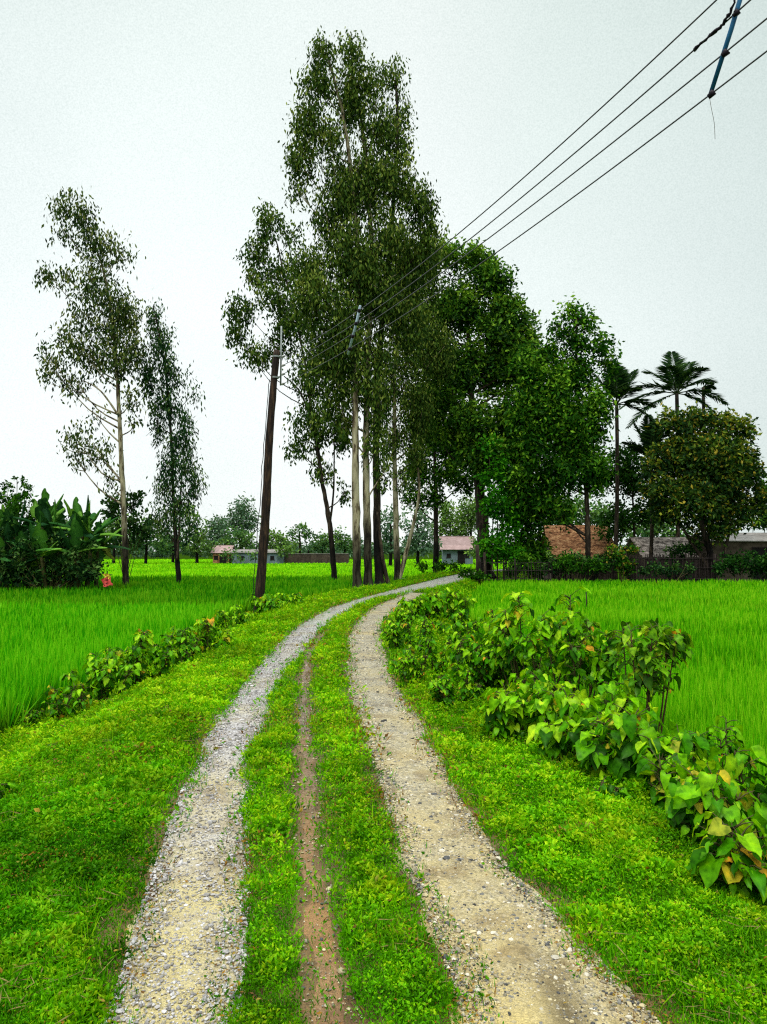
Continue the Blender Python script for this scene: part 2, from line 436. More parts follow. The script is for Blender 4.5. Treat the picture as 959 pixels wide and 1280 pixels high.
def stones(n, E, spread, pal, seed):
    g = np.random.default_rng(seed)
    y = 1 / g.uniform(1 / 16, 1 / 2.2, n)
    l = np.interp(y, E[0], E[1]); r = np.interp(y, E[0], E[2])
    u = g.beta(.72, .72, n) * (1 + 2 * spread) - spread
    x = l + (r - l) * u
    s = g.lognormal(math.log(.0039), .45, n) * (y / 3.2) ** .55
    big = g.random(n) < .008; s[big] *= 2.2
    sc3 = g.uniform(.6, 1.3, (n, 3)); sc3[:, 2] *= .6
    Vv = ICO[None] * (1 + g.uniform(-.25, .25, (n, 12, 1))) * (s[:, None] * sc3)[:, None]
    a = g.uniform(0, 6.28, n); ca, sa = np.cos(a)[:, None], np.sin(a)[:, None]
    Vv = np.stack([Vv[..., 0] * ca - Vv[..., 1] * sa, Vv[..., 0] * sa + Vv[..., 1] * ca, Vv[..., 2]], -1)
    Vv += np.stack([x, y, .016 + s * .15], -1)[:, None]
    F = (ICF[None] + 12 * np.arange(n)[:, None, None]).reshape(-1, 3)
    c = np.array(pal)[g.integers(0, len(pal), n)] * g.uniform(.7, 1.25, (n, 1))
    return Vv.reshape(-1, 3), F, np.repeat(c, 12, 0)


PALR = [(.07, .07, .07), (.22, .195, .14), (.36, .30, .18), (.42, .35, .20), (.48, .41, .25), (.32, .275, .19), (.54, .49, .39), (.17, .165, .15)]
PALL = [(.2, .19, .185), (.36, .335, .32), (.44, .41, .39), (.43, .41, .4), (.5, .48, .48), (.34, .3, .22), (.25, .235, .22)]  # pale tones carry the wet track's sky sheen in the stone colour
parts = [stones(17000, ER, .05, PALR, 3), stones(13000, EL, .06, PALL, 4), stones(900, EC, .3, PALR, 5)]
o_ = 0; VV = []; FF = []; CC = []
for v, f, c in parts:
    VV.append(v); FF.append(f + o_); CC.append(c); o_ += len(v)
M_STONE = surf_mat('loose_stone', [(.3, (.75, .75, .75)), (.7, (1.1, 1.1, 1.1))], 60., (1, 1, 1), .5, .2)
tag(mesh_np('gravel', np.concatenate(VV), [np.concatenate(FF)], M_STONE, None, np.concatenate(CC)), 'loose grey and beige stones scattered on the two wheel tracks', 'gravel', kind='stuff')

# ------------------------------------------------------------------ grass on the verges
def lerp_cols(stops, t):
    t = np.clip(t, 0, 1); P = np.array([s[0] for s in stops]); C = np.array([s[1] for s in stops], float)
    return np.stack([np.interp(t, P, C[:, k]) for k in range(3)], -1)


GR = [(0, (.008, .05, .0006)), (.3, (.03, .155, .0008)), (.56, (.075, .31, .001)), (.8, (.15, .43, .002)), (1, (.32, .52, .008))]


def verge(n, ymin, ymax):
    y = 1 / rng.uniform(1 / ymax, 1 / ymin, n)
    L = np.interp(y, LB_Y, LB_X); Rr = np.interp(y, LB_Y, RB_X)
    x = rng.uniform(L - .15, Rr + .1)
    vis = np.abs(x) < y * .60 + .6
    x, y = x[vis], y[vis]
    dl, dr, dc = on_track(EL, x, y), on_track(ER, x, y), on_track(EC, x, y)
    d = np.maximum(np.maximum(dl, dr), dc)
    edge = np.exp(-np.maximum(-d, 0) / .09)
    keep = (d < .0) & (rng.random(len(x)) > edge * .6)
    stray = (d > 0) & (d < .12) & (rng.random(len(x)) < .05)
    keep &= rng.random(len(x)) > .75 * np.exp(-np.maximum(-d, 0) / .13) * sstep(.35, .6, vnoise(x * 2.3 + 11, y * 1.4))
    bare = fbm(x * 1.7 + 30, y * 1.7)
    keep &= rng.random(len(x)) > sstep(.66, .85, bare) * .45
    k = keep | stray
    return x[k], y[k], edge[k], d[k]


x, y, ed, dd = verge(1150000, 2.2, 60)
n = len(x)
clump = fbm(x * 2.2, y * 2.2); fine = vnoise(x * 17, y * 17); tuft = vnoise(x * 7 + 90, y * 7)
sc_ = (y / 3.) ** .62
isleaf = rng.random(n) < .62
long = (clump > .56) & (rng.random(n) < .5)
ang = rng.uniform(0, 2 * math.pi, n)
tilt = np.where(isleaf, rng.uniform(.7, 1.5, n), rng.uniform(.1, .9, n))
D = np.stack([np.cos(ang) * np.sin(tilt), np.sin(ang) * np.sin(tilt), np.cos(tilt)], -1)
Lh = np.where(isleaf, rng.uniform(.011, .023, n), rng.uniform(.025, .05, n)) * sc_ * (1 + .5 * long) * (.55 + .8 * tuft)
Wd = np.where(isleaf, Lh * rng.uniform(.4, .6, n), rng.uniform(.003, .0055, n) * sc_)
h0 = np.where(isleaf, rng.uniform(.0, .05, n), 0) * (.4 + tuft) * (1 - .7 * ed) * np.minimum(sc_, 2)
mid = np.exp(-((x - .5 * (np.interp(y, *EL[:2]) + np.interp(y, ER[0], ER[2]))) / .5) ** 2) * .02
B = np.stack([x, y, ground_z(x, y) + h0 + mid - .002], -1)
V, F = kites(B, D, Lh, Wd, None, .45)
tt = .20 + .48 * (clump - .25) + .46 * (fine - .5) + .42 * rng.random(n) + .25 * (h0 > .026) + .05 * sstep(4, 8, y) * (x < 0)
c = lerp_cols(GR, tt)
left = sstep(-.8, -1.6, x) * sstep(7, 4, y)
c *= np.stack([1 - .4 * left, 1 - .16 * left, 1 - .1 * left], -1)
patch = sstep(.3, .68, fbm(x * .9 + 60, y * .9)) * .5 + sstep(.3, .7, fbm(x * 3.1, y * 3.1 + 20)) * .5  # dark patches put into the grass colour, standing in for shaded spots
c *= (.62 + .68 * patch)[:, None] * np.array([1.14, 1.06, 1])
brown = rng.random(n) < (.015 + .55 * ed * sstep(.35, .7, vnoise(x * 1.3, y * 1.3 + 50)) + (.15 * sstep(.6, .78, fbm(x * 1.1 + 5, y * 2.6))) * sstep(14, 8, y))
c[brown] = np.array([(.30, .15, .02), (.36, .25, .03), (.16, .08, .025), (.28, .28, .04)])[rng.integers(0, 4, brown.sum())]
cv = np.repeat(c, 4, 0).reshape(-1, 4, 3); cv[:, 0] *= .5; cv[:, 2] *= 1.2  # roots darkened in the colour, imitating shade between the blades
xl, yl, el_, dl_ = verge(60000, 2.3, 22)
kk = (vnoise(xl * 2.6 + 70, yl * 2.6) > .58) & (rng.random(len(xl)) < .55); xl, yl = xl[kk], yl[kk]; nl_ = len(xl); sl_ = (yl / 3) ** .45
an = rng.uniform(0, 6.28, nl_); ti = np.abs(rng.normal(0, .5, nl_)) + .1; dead = rng.random(nl_) < .14; ti[dead] = rng.uniform(1.35, 1.55, dead.sum())
Dl = np.stack([np.cos(an) * np.sin(ti), np.sin(an) * np.sin(ti), np.cos(ti)], -1)
V2, F2 = kites(np.stack([xl, yl, ground_z(xl, yl) + .03 * dead + .01], -1), Dl, rng.uniform(.05, .12, nl_) * sl_, rng.uniform(.003, .006, nl_) * sl_, None, .4, .3)
c2 = lerp_cols(GR, rng.uniform(.25, .95, nl_)); c2[dead] = np.array([.34, .26, .10]) * rng.uniform(.6, 1.1, (dead.sum(), 1))
V = np.concatenate([V, V2]); F = np.concatenate([F, F2 + 4 * n]); cv = np.concatenate([cv, np.repeat(c2, 4, 0).reshape(-1, 4, 3)])
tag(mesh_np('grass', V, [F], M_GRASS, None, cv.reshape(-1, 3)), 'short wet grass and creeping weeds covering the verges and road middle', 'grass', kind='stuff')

# leaf litter along the track edges
n = 1700
y = 1 / rng.uniform(1 / 16, 1 / 2.3, n); which = rng.integers(0, 4, n)
e4 = np.stack([np.interp(y, *EL[:2]), np.interp(y, EL[0], EL[2]), np.interp(y, *ER[:2]), np.interp(y, ER[0], ER[2])])
x = e4[which, np.arange(n)] + rng.normal(0, .055, n)
far = rng.random(n) < .16; x[far] = rng.uniform(-3, 2, far.sum())
ang = rng.uniform(0, 6.28, n)
D = np.stack([np.cos(ang), np.sin(ang), rng.uniform(-.1, .25, n)], -1); D = unit(D)
N_ = np.tile([0, 0, 1.], (n, 1)) + rng.normal(0, .3, (n, 3))
V, F = kites(np.stack([x, y, ground_z(x, y) + .02 + .02 * rng.random(n)], -1), D, rng.uniform(.009, .026, n) * (y / 3) ** .4, rng.uniform(.006, .014, n), N_)
c = np.array([(.30, .15, .02), (.34, .23, .04), (.15, .08, .03), (.09, .05, .03), (.22, .11, .03)])[rng.integers(0, 5, n)]
tag(mesh_np('fallen_leaves', V, [F], M_GRASS, None, np.repeat(c, 4, 0)), 'orange and brown fallen leaves strewn along the edges of the tracks', 'leaves', kind='stuff')

# ------------------------------------------------------------------ rice fields
def rice(name, n, side, ymin, ymax, label, H):
    y = np.exp(rng.uniform(math.log(ymin), math.log(ymax), n))
    x = rng.uniform(-1, 1, n) * (y * .64 + 2.)
    L = np.interp(y, LB_Y, LB_X); Rr = np.interp(y, LB_Y, RB_X)
    k = (x < L - .12 - .2 * vnoise(y * 2, y * 0)) if side < 0 else (x > Rr + .05 + .2 * vnoise(y * 2, y * 0 + 9))
    if side > 0: k &= (y < 40.5 + .3 * vnoise(x, x * 0))
    # low bunds between the plots
    if side < 0:
        k &= ~((np.abs(y - (24.2 + .06 * x)) < .35)) & ~(np.abs(y - (49 + .05 * x)) < .6)
    x, y = x[k], y[k]
    if side < 0:                                     # the bare patch round the roots of field trees
        pass
    n = len(x)
    # planted in hills
    cell = .13 + .0042 * y
    jx = (np.floor(x / cell) + .5) * cell; jy = (np.floor(y / cell) + .5) * cell
    x = jx + (x - jx) * .75; y = jy + (y - jy) * .75
    ang = rng.uniform(0, 6.28, n); tl = np.abs(rng.normal(0, .22, n))
    D = np.stack([np.cos(ang) * np.sin(tl), np.sin(ang) * np.sin(tl), np.cos(tl)], -1)
    plot = np.where(side > 0, 0, np.where(y > 49 + .05 * x, 2, np.where(y > 24.2 + .06 * x, 1, 0)))
    h = H * rng.uniform(.6, 1.08, n) * (.85 + .3 * fbm(x * .6, y * .6)) * np.where(plot == 2, .7, 1)
    w = np.maximum(.011, .0018 * y) * rng.uniform(.8, 1.5, n)
    B = np.stack([x, y, np.full(n, FIELD)], -1)
    V, F = kites(B, D, h, w, None, .5, .5)
    g = fbm(x * .35, y * .25); g2 = vnoise(x * 3, y * 3)
    t = .0 + .9 * (g - .32) + .35 * (fbm(x * .09 + 3, y * .09) - .3) + .3 * g2 + .06 + 1.0 * (rng.random(n) - .22)
    if side > 0:
        st = [(0, (.025, .17, .001)), (.45, (.065, .34, .0012)), (.8, (.13, .45, .003)), (1, (.22, .52, .01))]
    else:
        st = [(0, (.010, .13, .001)), (.45, (.034, .31, .0015)), (.8, (.085, .42, .003)), (1, (.16, .5, .008))]
    c = lerp_cols(st, t)
    if side < 0:
        c[plot == 1] *= np.array([.8, .72, .9])
        c[plot == 2] = c[plot == 2] * np.array([1.5, 1.15, 1]) + np.array([.08, .13, .002])
    yw = (sstep(.58, .78, fbm(x * .22 + 8, y * .16 + 2)) * .45 * (rng.random(n) < .6))[:, None]
    c = c * (1 - yw) + np.array([.20, .34, .012]) * yw
    cv = np.repeat(c, 4, 0).reshape(-1, 4, 3); cv[:, 0] *= .35; cv[:, 2] *= 1.3  # shade at the foot painted into each blade; tips lighter by nature
    return tag(mesh_np(name, V, [F], M_RICE, None, cv.reshape(-1, 3)), label, 'rice crop', kind='stuff')


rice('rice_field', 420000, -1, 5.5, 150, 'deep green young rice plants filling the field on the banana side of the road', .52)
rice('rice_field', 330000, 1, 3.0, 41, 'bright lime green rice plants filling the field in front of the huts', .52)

# ------------------------------------------------------------------ trees
DEPTH_ASPECT = .85


def crown_leaves(clumps, Yt, base, style, g):
    """clumps: (px,py,rx,ry[,lai]) silhouettes of leaf masses at the tree's distance -> leaves spread through ellipsoids"""
    Bs, Ds, Ls, Ws, Cs = [], [], [], [], []
    k = Yt / FPX
    lenL, widL, lai0 = style['len'], style['wid'], style['lai']
    for cl in clumps:
        px, py, rx, ry = cl[:4]; lai = cl[4] if len(cl) > 4 else 1.
        c = at(px, py, Yt)
        fs = .9 if style.get('puff', 0) else 1.
        rad = fs * np.array([rx * k, max(rx, ry * .6) * k * DEPTH_ASPECT, ry * k])
        c = c + np.array([0, g.uniform(-.5, .5) * rad[1] * style.get('dj', .8), 0])
        area = math.pi * rad[0] * rad[2]
        nl = int(lai0 * lai * area / (lenL * widL * .5))
        m = style.get('per', 12)
        nt_ = max(4, nl // m)
        u = unit(g.normal(size=(nt_, 3))) * (g.random((nt_, 1)) ** (1 / style.get('shell', 2.2)))
        # uneven outline
        u *= (.72 + .5 * g.random((nt_, 1)))
        tone = g.normal(0, .14, (nt_, 1)) + .22 * u[:, 2:3] + .08 * g.normal()  # leaves higher in the mass painted lighter, as if lit from above
        if style.get('puff', 0):
            ps = style['puff']
            npf = int(np.clip(2.1 * (area / (ps * ps * 3.1)), 3, 60))
            pc = unit(g.normal(size=(npf, 3))) * (g.random((npf, 1)) ** .4) * (.75 + .4 * g.random((npf, 1)))
            pt = g.normal(0, .13, npf)
            w_ = g.integers(0, npf, nt_)
            loc = unit(g.normal(size=(nt_, 3))) * g.random((nt_, 1)) ** .45
            loc[:, 2] = np.where(loc[:, 2] < 0, loc[:, 2] * .6, loc[:, 2])
            u = pc[w_] * np.clip(1 - .35 * ps / rad, .45, 1) + loc * (ps * g.uniform(.7, 1.2, (npf, 1))[w_]) / rad
            tone = pt[w_][:, None] + .30 * loc[:, 2:3] + .14 * pc[w_][:, 2:3] + g.normal(0, .08, (nt_, 1))  # puff tops painted lighter and undersides darker, imitating top light
            fl = g.random(nt_) < style.get('fill', .38)
            uf = unit(g.normal(size=(nt_, 3))) * g.random((nt_, 1)) ** .42 * .95
            u = np.where(fl[:, None], uf, u); tone = np.where(fl[:, None], .12 * uf[:, 2:3] - .06 + g.normal(0, .1, (nt_, 1)), tone)  # fill leaves darkened in colour, standing in for shade inside the crown
        tw = c + u * rad
        tw = np.repeat(tw, m, 0); tone = np.repeat(tone, m, 0)[:, 0]
        n = len(tw)
        sg = style['sig'] * min(1.0, .4 + .6 * (rad[0] / 1.2))
        Bp = tw + g.normal(size=(n, 3)) * np.array([sg, sg, sg * style.get('sz', 1)])
        if style['hang'] > 0:
            D = g.normal(size=(n, 3)) * .45; D[:, 2] = -style['hang'] + g.normal(size=n) * .3
        else:
            D = g.normal(size=(n, 3)); D += np.repeat(u, m, 0) * .5; D[:, 2] -= .25
        Bs.append(Bp); Ds.append(unit(D))
        Ls.append(lenL * g.uniform(.65, 1.3, n)); Ws.append(widL * g.uniform(.7, 1.3, n))
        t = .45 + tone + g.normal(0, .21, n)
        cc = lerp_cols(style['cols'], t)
        if 'accent' in style:
            am = (g.random(n) < style['accent'][1] * (1 + 1.5 * np.repeat(u, m, 0)[:, 2]).clip(.2))
            cc[am] = np.array(style['accent'][0]) * g.uniform(.7, 1.2, (am.sum(), 1))
        Cs.append(cc)
    B = np.concatenate(Bs) - base; D = np.concatenate(Ds); L = np.concatenate(Ls); W = np.concatenate(Ws); C = np.concatenate(Cs)
    B[:, 2] = np.maximum(B[:, 2], .1 + L * 0.6)
    V, F = kites(B, D, L, W, None, .42)
    cv = np.repeat(C, 4, 0)
    return V, F, cv


EUC = dict(puff=.6, fill=.6, len=.22, wid=.085, lai=4.2, sig=.24, sz=1.5, hang=1., per=12, shell=1.9,
           cols=[(0, (.008, .025, .005)), (.36, (.032, .076, .011)), (.64, (.105, .175, .02)), (1, (.30, .35, .07))])
EUC_OPEN = dict(EUC, fill=.5, lai=3.2, sig=.32, len=.25, wid=.095, cols=[(0, (.008, .022, .009)), (.38, (.034, .074, .016)), (.66, (.10, .145, .028)), (1, (.26, .27, .08))])
EUC_WEEP = dict(EUC, fill=.4, lai=3.8, sig=.2, sz=2.8, len=.25, wid=.075, cols=[(0, (.004, .02, .011)), (.38, (.019, .07, .022)), (.66, (.055, .13, .03)), (1, (.17, .24, .06))])
EUC_SIDE = dict(EUC, fill=.4, lai=3.4, sig=.24, len=.27, wid=.12, cols=[(0, (.008, .025, .005)), (.4, (.028, .075, .01)), (.7, (.075, .14, .018)), (1, (.19, .24, .04))])
MANGO = dict(puff=0.75, len=.30, wid=.15, lai=7, sig=.22, hang=0, per=14, shell=2.2,
             cols=[(0, (.005, .024, .006)), (.36, (.026, .10, .011)), (.62, (.092, .235, .015)), (1, (.27, .44, .035))])
LUSH = dict(puff=0.7, len=.30, wid=.14, lai=6.6, sig=.26, hang=.35, per=14, shell=2.1, sz=1.4,
            cols=[(0, (.004, .026, .003)), (.36, (.015, .082, .005)), (.62, (.058, .185, .008)), (1, (.22, .42, .025))])
BRIGHT = dict(puff=0.5, len=.26, wid=.15, lai=4, sig=.22, hang=.2, per=12, shell=2.4,
              cols=[(0, (.007, .06, .003)), (.4, (.022, .16, .004)), (.7, (.055, .26, .006)), (1, (.12, .38, .01))])
ROUND = dict(puff=0.6, fill=.55, len=.30, wid=.15, lai=7, sig=.2, hang=0, per=14, shell=2.8, accent=((.34, .27, .03), .055),
             cols=[(0, (.004, .016, .007)), (.36, (.018, .058, .012)), (.62, (.066, .135, .014)), (1, (.25, .28, .025))])
BUSH = dict(puff=0.32, len=.2, wid=.11, lai=4.2, sig=.15, hang=0, per=12, shell=2.2,
            cols=[(0, (.004, .022, .003)), (.4, (.015, .075, .004)), (.7, (.04, .15, .006)), (1, (.11, .26, .012))])
FARS = dict(puff=1.1, len=.5, wid=.28, lai=3.2, sig=.325, hang=0, per=10, shell=2.4,  # far sets paled, some bluish, to put haze into the colour
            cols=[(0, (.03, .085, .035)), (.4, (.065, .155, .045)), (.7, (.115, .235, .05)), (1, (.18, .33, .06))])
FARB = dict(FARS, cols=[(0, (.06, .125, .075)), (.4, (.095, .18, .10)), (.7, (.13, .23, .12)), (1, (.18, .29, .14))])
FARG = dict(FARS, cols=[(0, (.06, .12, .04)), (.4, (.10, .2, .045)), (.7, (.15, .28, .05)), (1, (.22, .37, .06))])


def tree(name, label, cat, Yt, trunk, r0, r1, clumps, style, bark, group=None, seed=1, extra=(), limbs=True, mat=None, sink=.1, zb=None, flare=1.35):
    g = np.random.default_rng(seed)
    P = np.array([at(px, py, Yt) for px, py in trunk])
    z0 = float(ground_z(np.array(P[0, 0]), np.array(Yt))) if zb is None else zb
    base = np.array([P[0, 0], Yt, z0])
    P[0] = base - np.array([0, 0, sink])
    P[1:, 1] += np.cumsum(g.normal(0, .12, len(P) - 1))
    o = empty(name, base, label, cat, group)
    mb = MB()
    n = max(24, 8 * len(P)); S = spline(P, n)
    rr = r0 + (r1 - r0) * np.linspace(0, 1, n) ** .8
    rr[0] *= flare * 1.15; rr[1] *= 1 + (flare - 1) * .5
    S[1:-1, :2] += g.normal(0, r0 * .05, (n - 2, 2))
    hz = (S[:, 2] - z0)
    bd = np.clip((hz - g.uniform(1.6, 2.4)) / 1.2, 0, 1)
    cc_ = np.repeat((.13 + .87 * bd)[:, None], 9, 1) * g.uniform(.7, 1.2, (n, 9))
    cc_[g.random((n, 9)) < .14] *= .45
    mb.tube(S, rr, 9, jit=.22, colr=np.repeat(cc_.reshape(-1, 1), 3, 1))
    for ex in extra:                                   # further stems: list of (px,py), r0, r1
        E = np.array([at(px, py, Yt) for px, py in ex[0]]); E[:, 1] += g.normal(0, .1, len(E))
        if ex[0][0] == trunk[0]: E[0] = P[0]
        Es = spline(E, 5 * len(E)); mb.tube(Es, np.linspace(ex[1], ex[2], len(Es)), 8, jit=.2)
    if limbs:
        for cl in clumps:
            c = at(cl[0], cl[1], Yt)
            lower = S[(S[:, 2] < c[2] - .75 * abs(c[0] - S[:, 0]) - .25)]
            if len(lower) < 2: continue
            j = len(lower) - 1; s = lower[j]
            rb = min(rr[j] * .5, .02 + .018 * np.linalg.norm(c - s))
            mid_ = (s + c) / 2 + np.array([0, 0, -.1 * np.linalg.norm(c - s)]) + g.normal(0, .08, 3)
            mb.tube(spline([s, mid_, c], 7), np.linspace(rb, .012, 7), 5)
            k = Yt / FPX
            for q in range(3):
                e = c + g.normal(0, .45, 3) * np.array([cl[2] * k, cl[2] * k, cl[3] * k])
                m2 = mid_ * .4 + c * .6
                mb.tube(spline([m2, (m2 + e) / 2 + g.normal(0, .08, 3), e], 5), np.linspace(rb * .5, .008, 5), 4)
    mb.build('trunk', bark, o, True, off=base)
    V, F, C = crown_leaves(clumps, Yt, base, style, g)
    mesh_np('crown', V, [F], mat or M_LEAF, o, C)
    return o


GE = 'tall eucalyptus trees in the clump beside the road'
tree('eucalyptus_tree', 'tallest eucalyptus, pale straight trunk nearest the pole in the tall clump', 'tree', 32, [(447, 735), (445, 620), (444, 480), (446, 300), (430, 150), (408, 62)], .21, .05,
     [(403, 68, 20, 24), (395, 105, 27, 28), (388, 155, 30, 35), (375, 205, 24, 32), (412, 190, 22, 45, .7), (425, 245, 34, 42), (372, 240, 14, 14, .6), (435, 320, 42, 55), (418, 395, 45, 48), (388, 335, 32, 40), (402, 270, 22, 30, .7), (405, 450, 32, 34, .9), (430, 430, 30, 40), (390, 380, 30, 40)],
     EUC, M_BARKPALE, GE, 11)
tree('eucalyptus_tree', 'eucalyptus with peeling pale trunk standing in the middle of the tall clump', 'tree', 32.6, [(461, 737), (458, 620), (459, 480), (464, 300), (452, 150), (438, 70)], .20, .05,
     [(436, 72, 24, 22), (452, 108, 32, 32), (470, 155, 30, 40, .7), (468, 225, 36, 50), (482, 300, 38, 50), (470, 372, 42, 48), (462, 440, 36, 36, .9), (440, 130, 22, 40), (445, 230, 30, 50), (455, 350, 40, 50), (440, 480, 26, 30, .8), (432, 530, 14, 34, .6), (470, 520, 18, 44, .7), (480, 590, 12, 34, .5), (415, 500, 20, 34, .6), (458, 480, 30, 34, .7), (465, 560, 10, 30, .5)],
     EUC, M_BARKPALE, GE, 12)
tree('eucalyptus_tree', 'eucalyptus with dark wet buttressed trunk at the roadside of the tall clump', 'tree', 33.5, [(475, 733), (471, 640), (472, 480), (488, 300), (497, 180), (495, 95)], .23, .05,
     [(488, 98, 26, 22, .65), (500, 140, 18, 34, .55), (508, 185, 14, 30, .5), (500, 235, 30, 30), (522, 262, 26, 42), (520, 325, 34, 45), (505, 395, 36, 48), (535, 300, 20, 25), (486, 180, 22, 40, .7)],
     EUC, M_BARKDARK, GE, 13, extra=[([(486, 733), (478, 695), (472, 640)], .11, .05)], flare=1.55)
tree('eucalyptus_tree', 'slim pale eucalyptus with forked foot standing behind the tall clump', 'tree', 43, [(497, 722), (495, 640), (493, 540), (495, 440), (505, 330)], .21, .05,
     [(495, 372, 34, 45), (512, 440, 30, 48, .9), (490, 470, 28, 40, .7), (530, 345, 28, 45), (525, 400, 25, 30), (500, 535, 22, 30, .6), (540, 320, 18, 25), (518, 500, 26, 36), (548, 440, 24, 40), (475, 500, 18, 34, .8), (512, 330, 30, 40), (520, 570, 16, 26, .8), (528, 535, 18, 26, .8), (485, 560, 14, 40, .6), (505, 600, 12, 26, .5)],
     EUC, M_BARKPALE, None, 14, extra=[([(497, 722), (508, 690), (518, 650), (524, 612), (520, 560)], .15, .05)])
tree('eucalyptus_tree', 'slender leaning eucalyptus in the field, its open crown spreading over the wooden pole', 'tree', 45, [(419, 718), (413, 660), (404, 606), (397, 560), (388, 500), (375, 420), (345, 300)], .19, .04,
     [(337, 282, 24, 26), (322, 318, 20, 26), (350, 335, 26, 34, .7), (365, 300, 18, 25, .5), (318, 348, 18, 14), (345, 375, 32, 18), (303, 385, 26, 18), (296, 418, 20, 20, .8), (315, 448, 30, 14), (366, 405, 36, 40), (345, 430, 18, 20, .5),
      (388, 468, 30, 38), (396, 528, 36, 36), (372, 560, 20, 14, .8), (404, 588, 20, 16, .8), (425, 530, 18, 40, .9), (420, 460, 22, 40), (433, 610, 10, 25, .35)],
     EUC_SIDE, M_BARKDARK, None, 15, extra=[([(412, 655), (417, 612), (418, 540)], .08, .03), ([(396, 540), (375, 490), (355, 470)], .08, .03)])
tree('eucalyptus_tree', 'airy eucalyptus with slim pale trunk standing in the far field beside the bananas', 'tree', 37, [(158, 727), (156, 650), (151, 560), (146, 480), (138, 400), (124, 330), (100, 262)], .17, .03,
     [(82, 258, 16, 18), (100, 268, 18, 20), (110, 292, 24, 18, .8), (125, 312, 22, 18), (82, 290, 12, 20, .5), (60, 342, 16, 12), (85, 345, 20, 9, .8), (112, 343, 26, 14), (150, 318, 16, 14, .7), (128, 372, 32, 22), (108, 398, 20, 18, .8), (152, 395, 22, 34),
      (175, 388, 14, 12, .5), (92, 428, 28, 16, .9), (66, 462, 18, 18, .8), (112, 446, 26, 20), (150, 450, 26, 30, .9), (96, 478, 24, 12, .7), (165, 498, 14, 22, .5), (58, 440, 10, 10, .6), (100, 552, 20, 14, .9), (122, 566, 20, 14, .8), (136, 598, 14, 10, .7), (96, 575, 10, 12, .6), (168, 525, 10, 12, .4), (170, 430, 16, 30, .7), (140, 420, 26, 24, .7), (120, 520, 14, 10, .35)],
     EUC_OPEN, M_BARKPALE, None, 16, extra=[([(150, 600), (135, 580), (118, 558)], .05, .02), ([(149, 520), (128, 490), (105, 476)], .06, .02)])
tree('eucalyptus_tree', 'narrow weeping eucalyptus with dark trunk in the far field, ragged hanging foliage', 'tree', 39, [(225, 725), (220, 688), (216, 620), (213, 540), (205, 450), (194, 385)], .15, .03,
     [(192, 398, 12, 18, .8), (200, 430, 15, 28), (186, 462, 12, 34), (212, 462, 14, 24), (194, 520, 10, 36, .9), (224, 470, 8, 16, .6), (240, 494, 13, 8, .6), (232, 530, 9, 24, .9), (212, 575, 12, 16, .7), (228, 588, 22, 16), (241, 605, 8, 34, .9), (222, 632, 20, 22, .9), (200, 655, 20, 20, .8), (236, 660, 10, 18, .7), (208, 610, 14, 25, .8), (204, 495, 12, 30, .8), (218, 548, 12, 24, .8), (214, 510, 10, 20, .6), (232, 560, 10, 20, .7)],
     EUC_WEEP, M_BARKDARK, None, 17, extra=[([(222, 700), (224, 660), (226, 600)], .07, .03)])

# the dense group beside the village
tree('mango_tree', 'huge dense dark green mango tree rising behind the tall eucalyptus clump', 'tree', 46, [(607, 722), (604, 660), (598, 590), (590, 500), (585, 400)], .5, .12,
     [(557, 325, 30, 16), (590, 330, 34, 24), (615, 355, 34, 28), (578, 385, 46, 45), (632, 395, 30, 34), (655, 405, 22, 18, .8), (545, 440, 34, 40), (600, 455, 52, 48), (645, 465, 36, 46), (538, 505, 26, 34), (590, 530, 42, 40), (562, 500, 30, 34), (635, 530, 36, 44), (612, 580, 34, 30), (548, 395, 26, 30), (640, 430, 26, 28), (662, 425, 18, 20), (655, 455, 26, 34), (618, 420, 30, 40), (570, 460, 36, 40), (600, 560, 40, 36), (545, 545, 24, 26)],
     MANGO, M_BARKDARK, None, 21, extra=[([(601, 610), (620, 540), (640, 470)], .25, .08), ([(600, 590), (575, 520), (550, 450)], .22, .07)])
tree('straight_tree', 'straight dark trunked tree with hanging leaves standing beyond the bend', 'tree', 52, [(545, 708), (545, 650), (543, 580), (540, 500)], .24, .06,
     [(538, 545, 32, 36), (522, 588, 24, 26, .9), (556, 592, 24, 22, .9), (545, 500, 26, 34), (570, 560, 22, 30), (540, 620, 22, 14, .8), (515, 620, 12, 20, .5), (580, 600, 20, 18, .7)],
     LUSH, M_BARKDARK, None, 22)
tree('village_tree', 'tall lumpy green tree with brown trunk rising in front of the thatched hut', 'tree', 43.5, [(735, 722), (735, 655), (731, 570), (722, 480), (720, 400)], .2, .06,
     [(720, 393, 18, 12), (738, 402, 14, 11), (700, 408, 13, 12), (748, 432, 18, 16), (720, 425, 20, 18), (690, 445, 20, 20), (722, 465, 36, 32), (764, 452, 10, 16, .8), (672, 485, 30, 38), (702, 530, 46, 46), (740, 520, 30, 44), (668, 560, 34, 46), (706, 590, 42, 34), (740, 590, 24, 36, .9), (690, 630, 30, 20, .8), (655, 520, 25, 40), (665, 455, 20, 26), (680, 500, 34, 40), (725, 560, 36, 40), (650, 600, 24, 40), (700, 640, 24, 14, .7)],
     LUSH, M_BARKDARK, None, 23)
tree('village_tree', 'slender green tree between the creeper covered trunk and the thatched hut', 'tree', 45, [(676, 722), (675, 660), (672, 600), (668, 540)], .13, .04,
     [(660, 600, 28, 34), (672, 640, 26, 26, .9), (652, 650, 22, 30, .9), (690, 600, 20, 28, .7), (660, 680, 20, 22, .9), (645, 610, 20, 40), (648, 560, 26, 40), (672, 690, 18, 18, .8), (645, 690, 16, 20, .9)],
     LUSH, M_BARKDARK, None, 24)
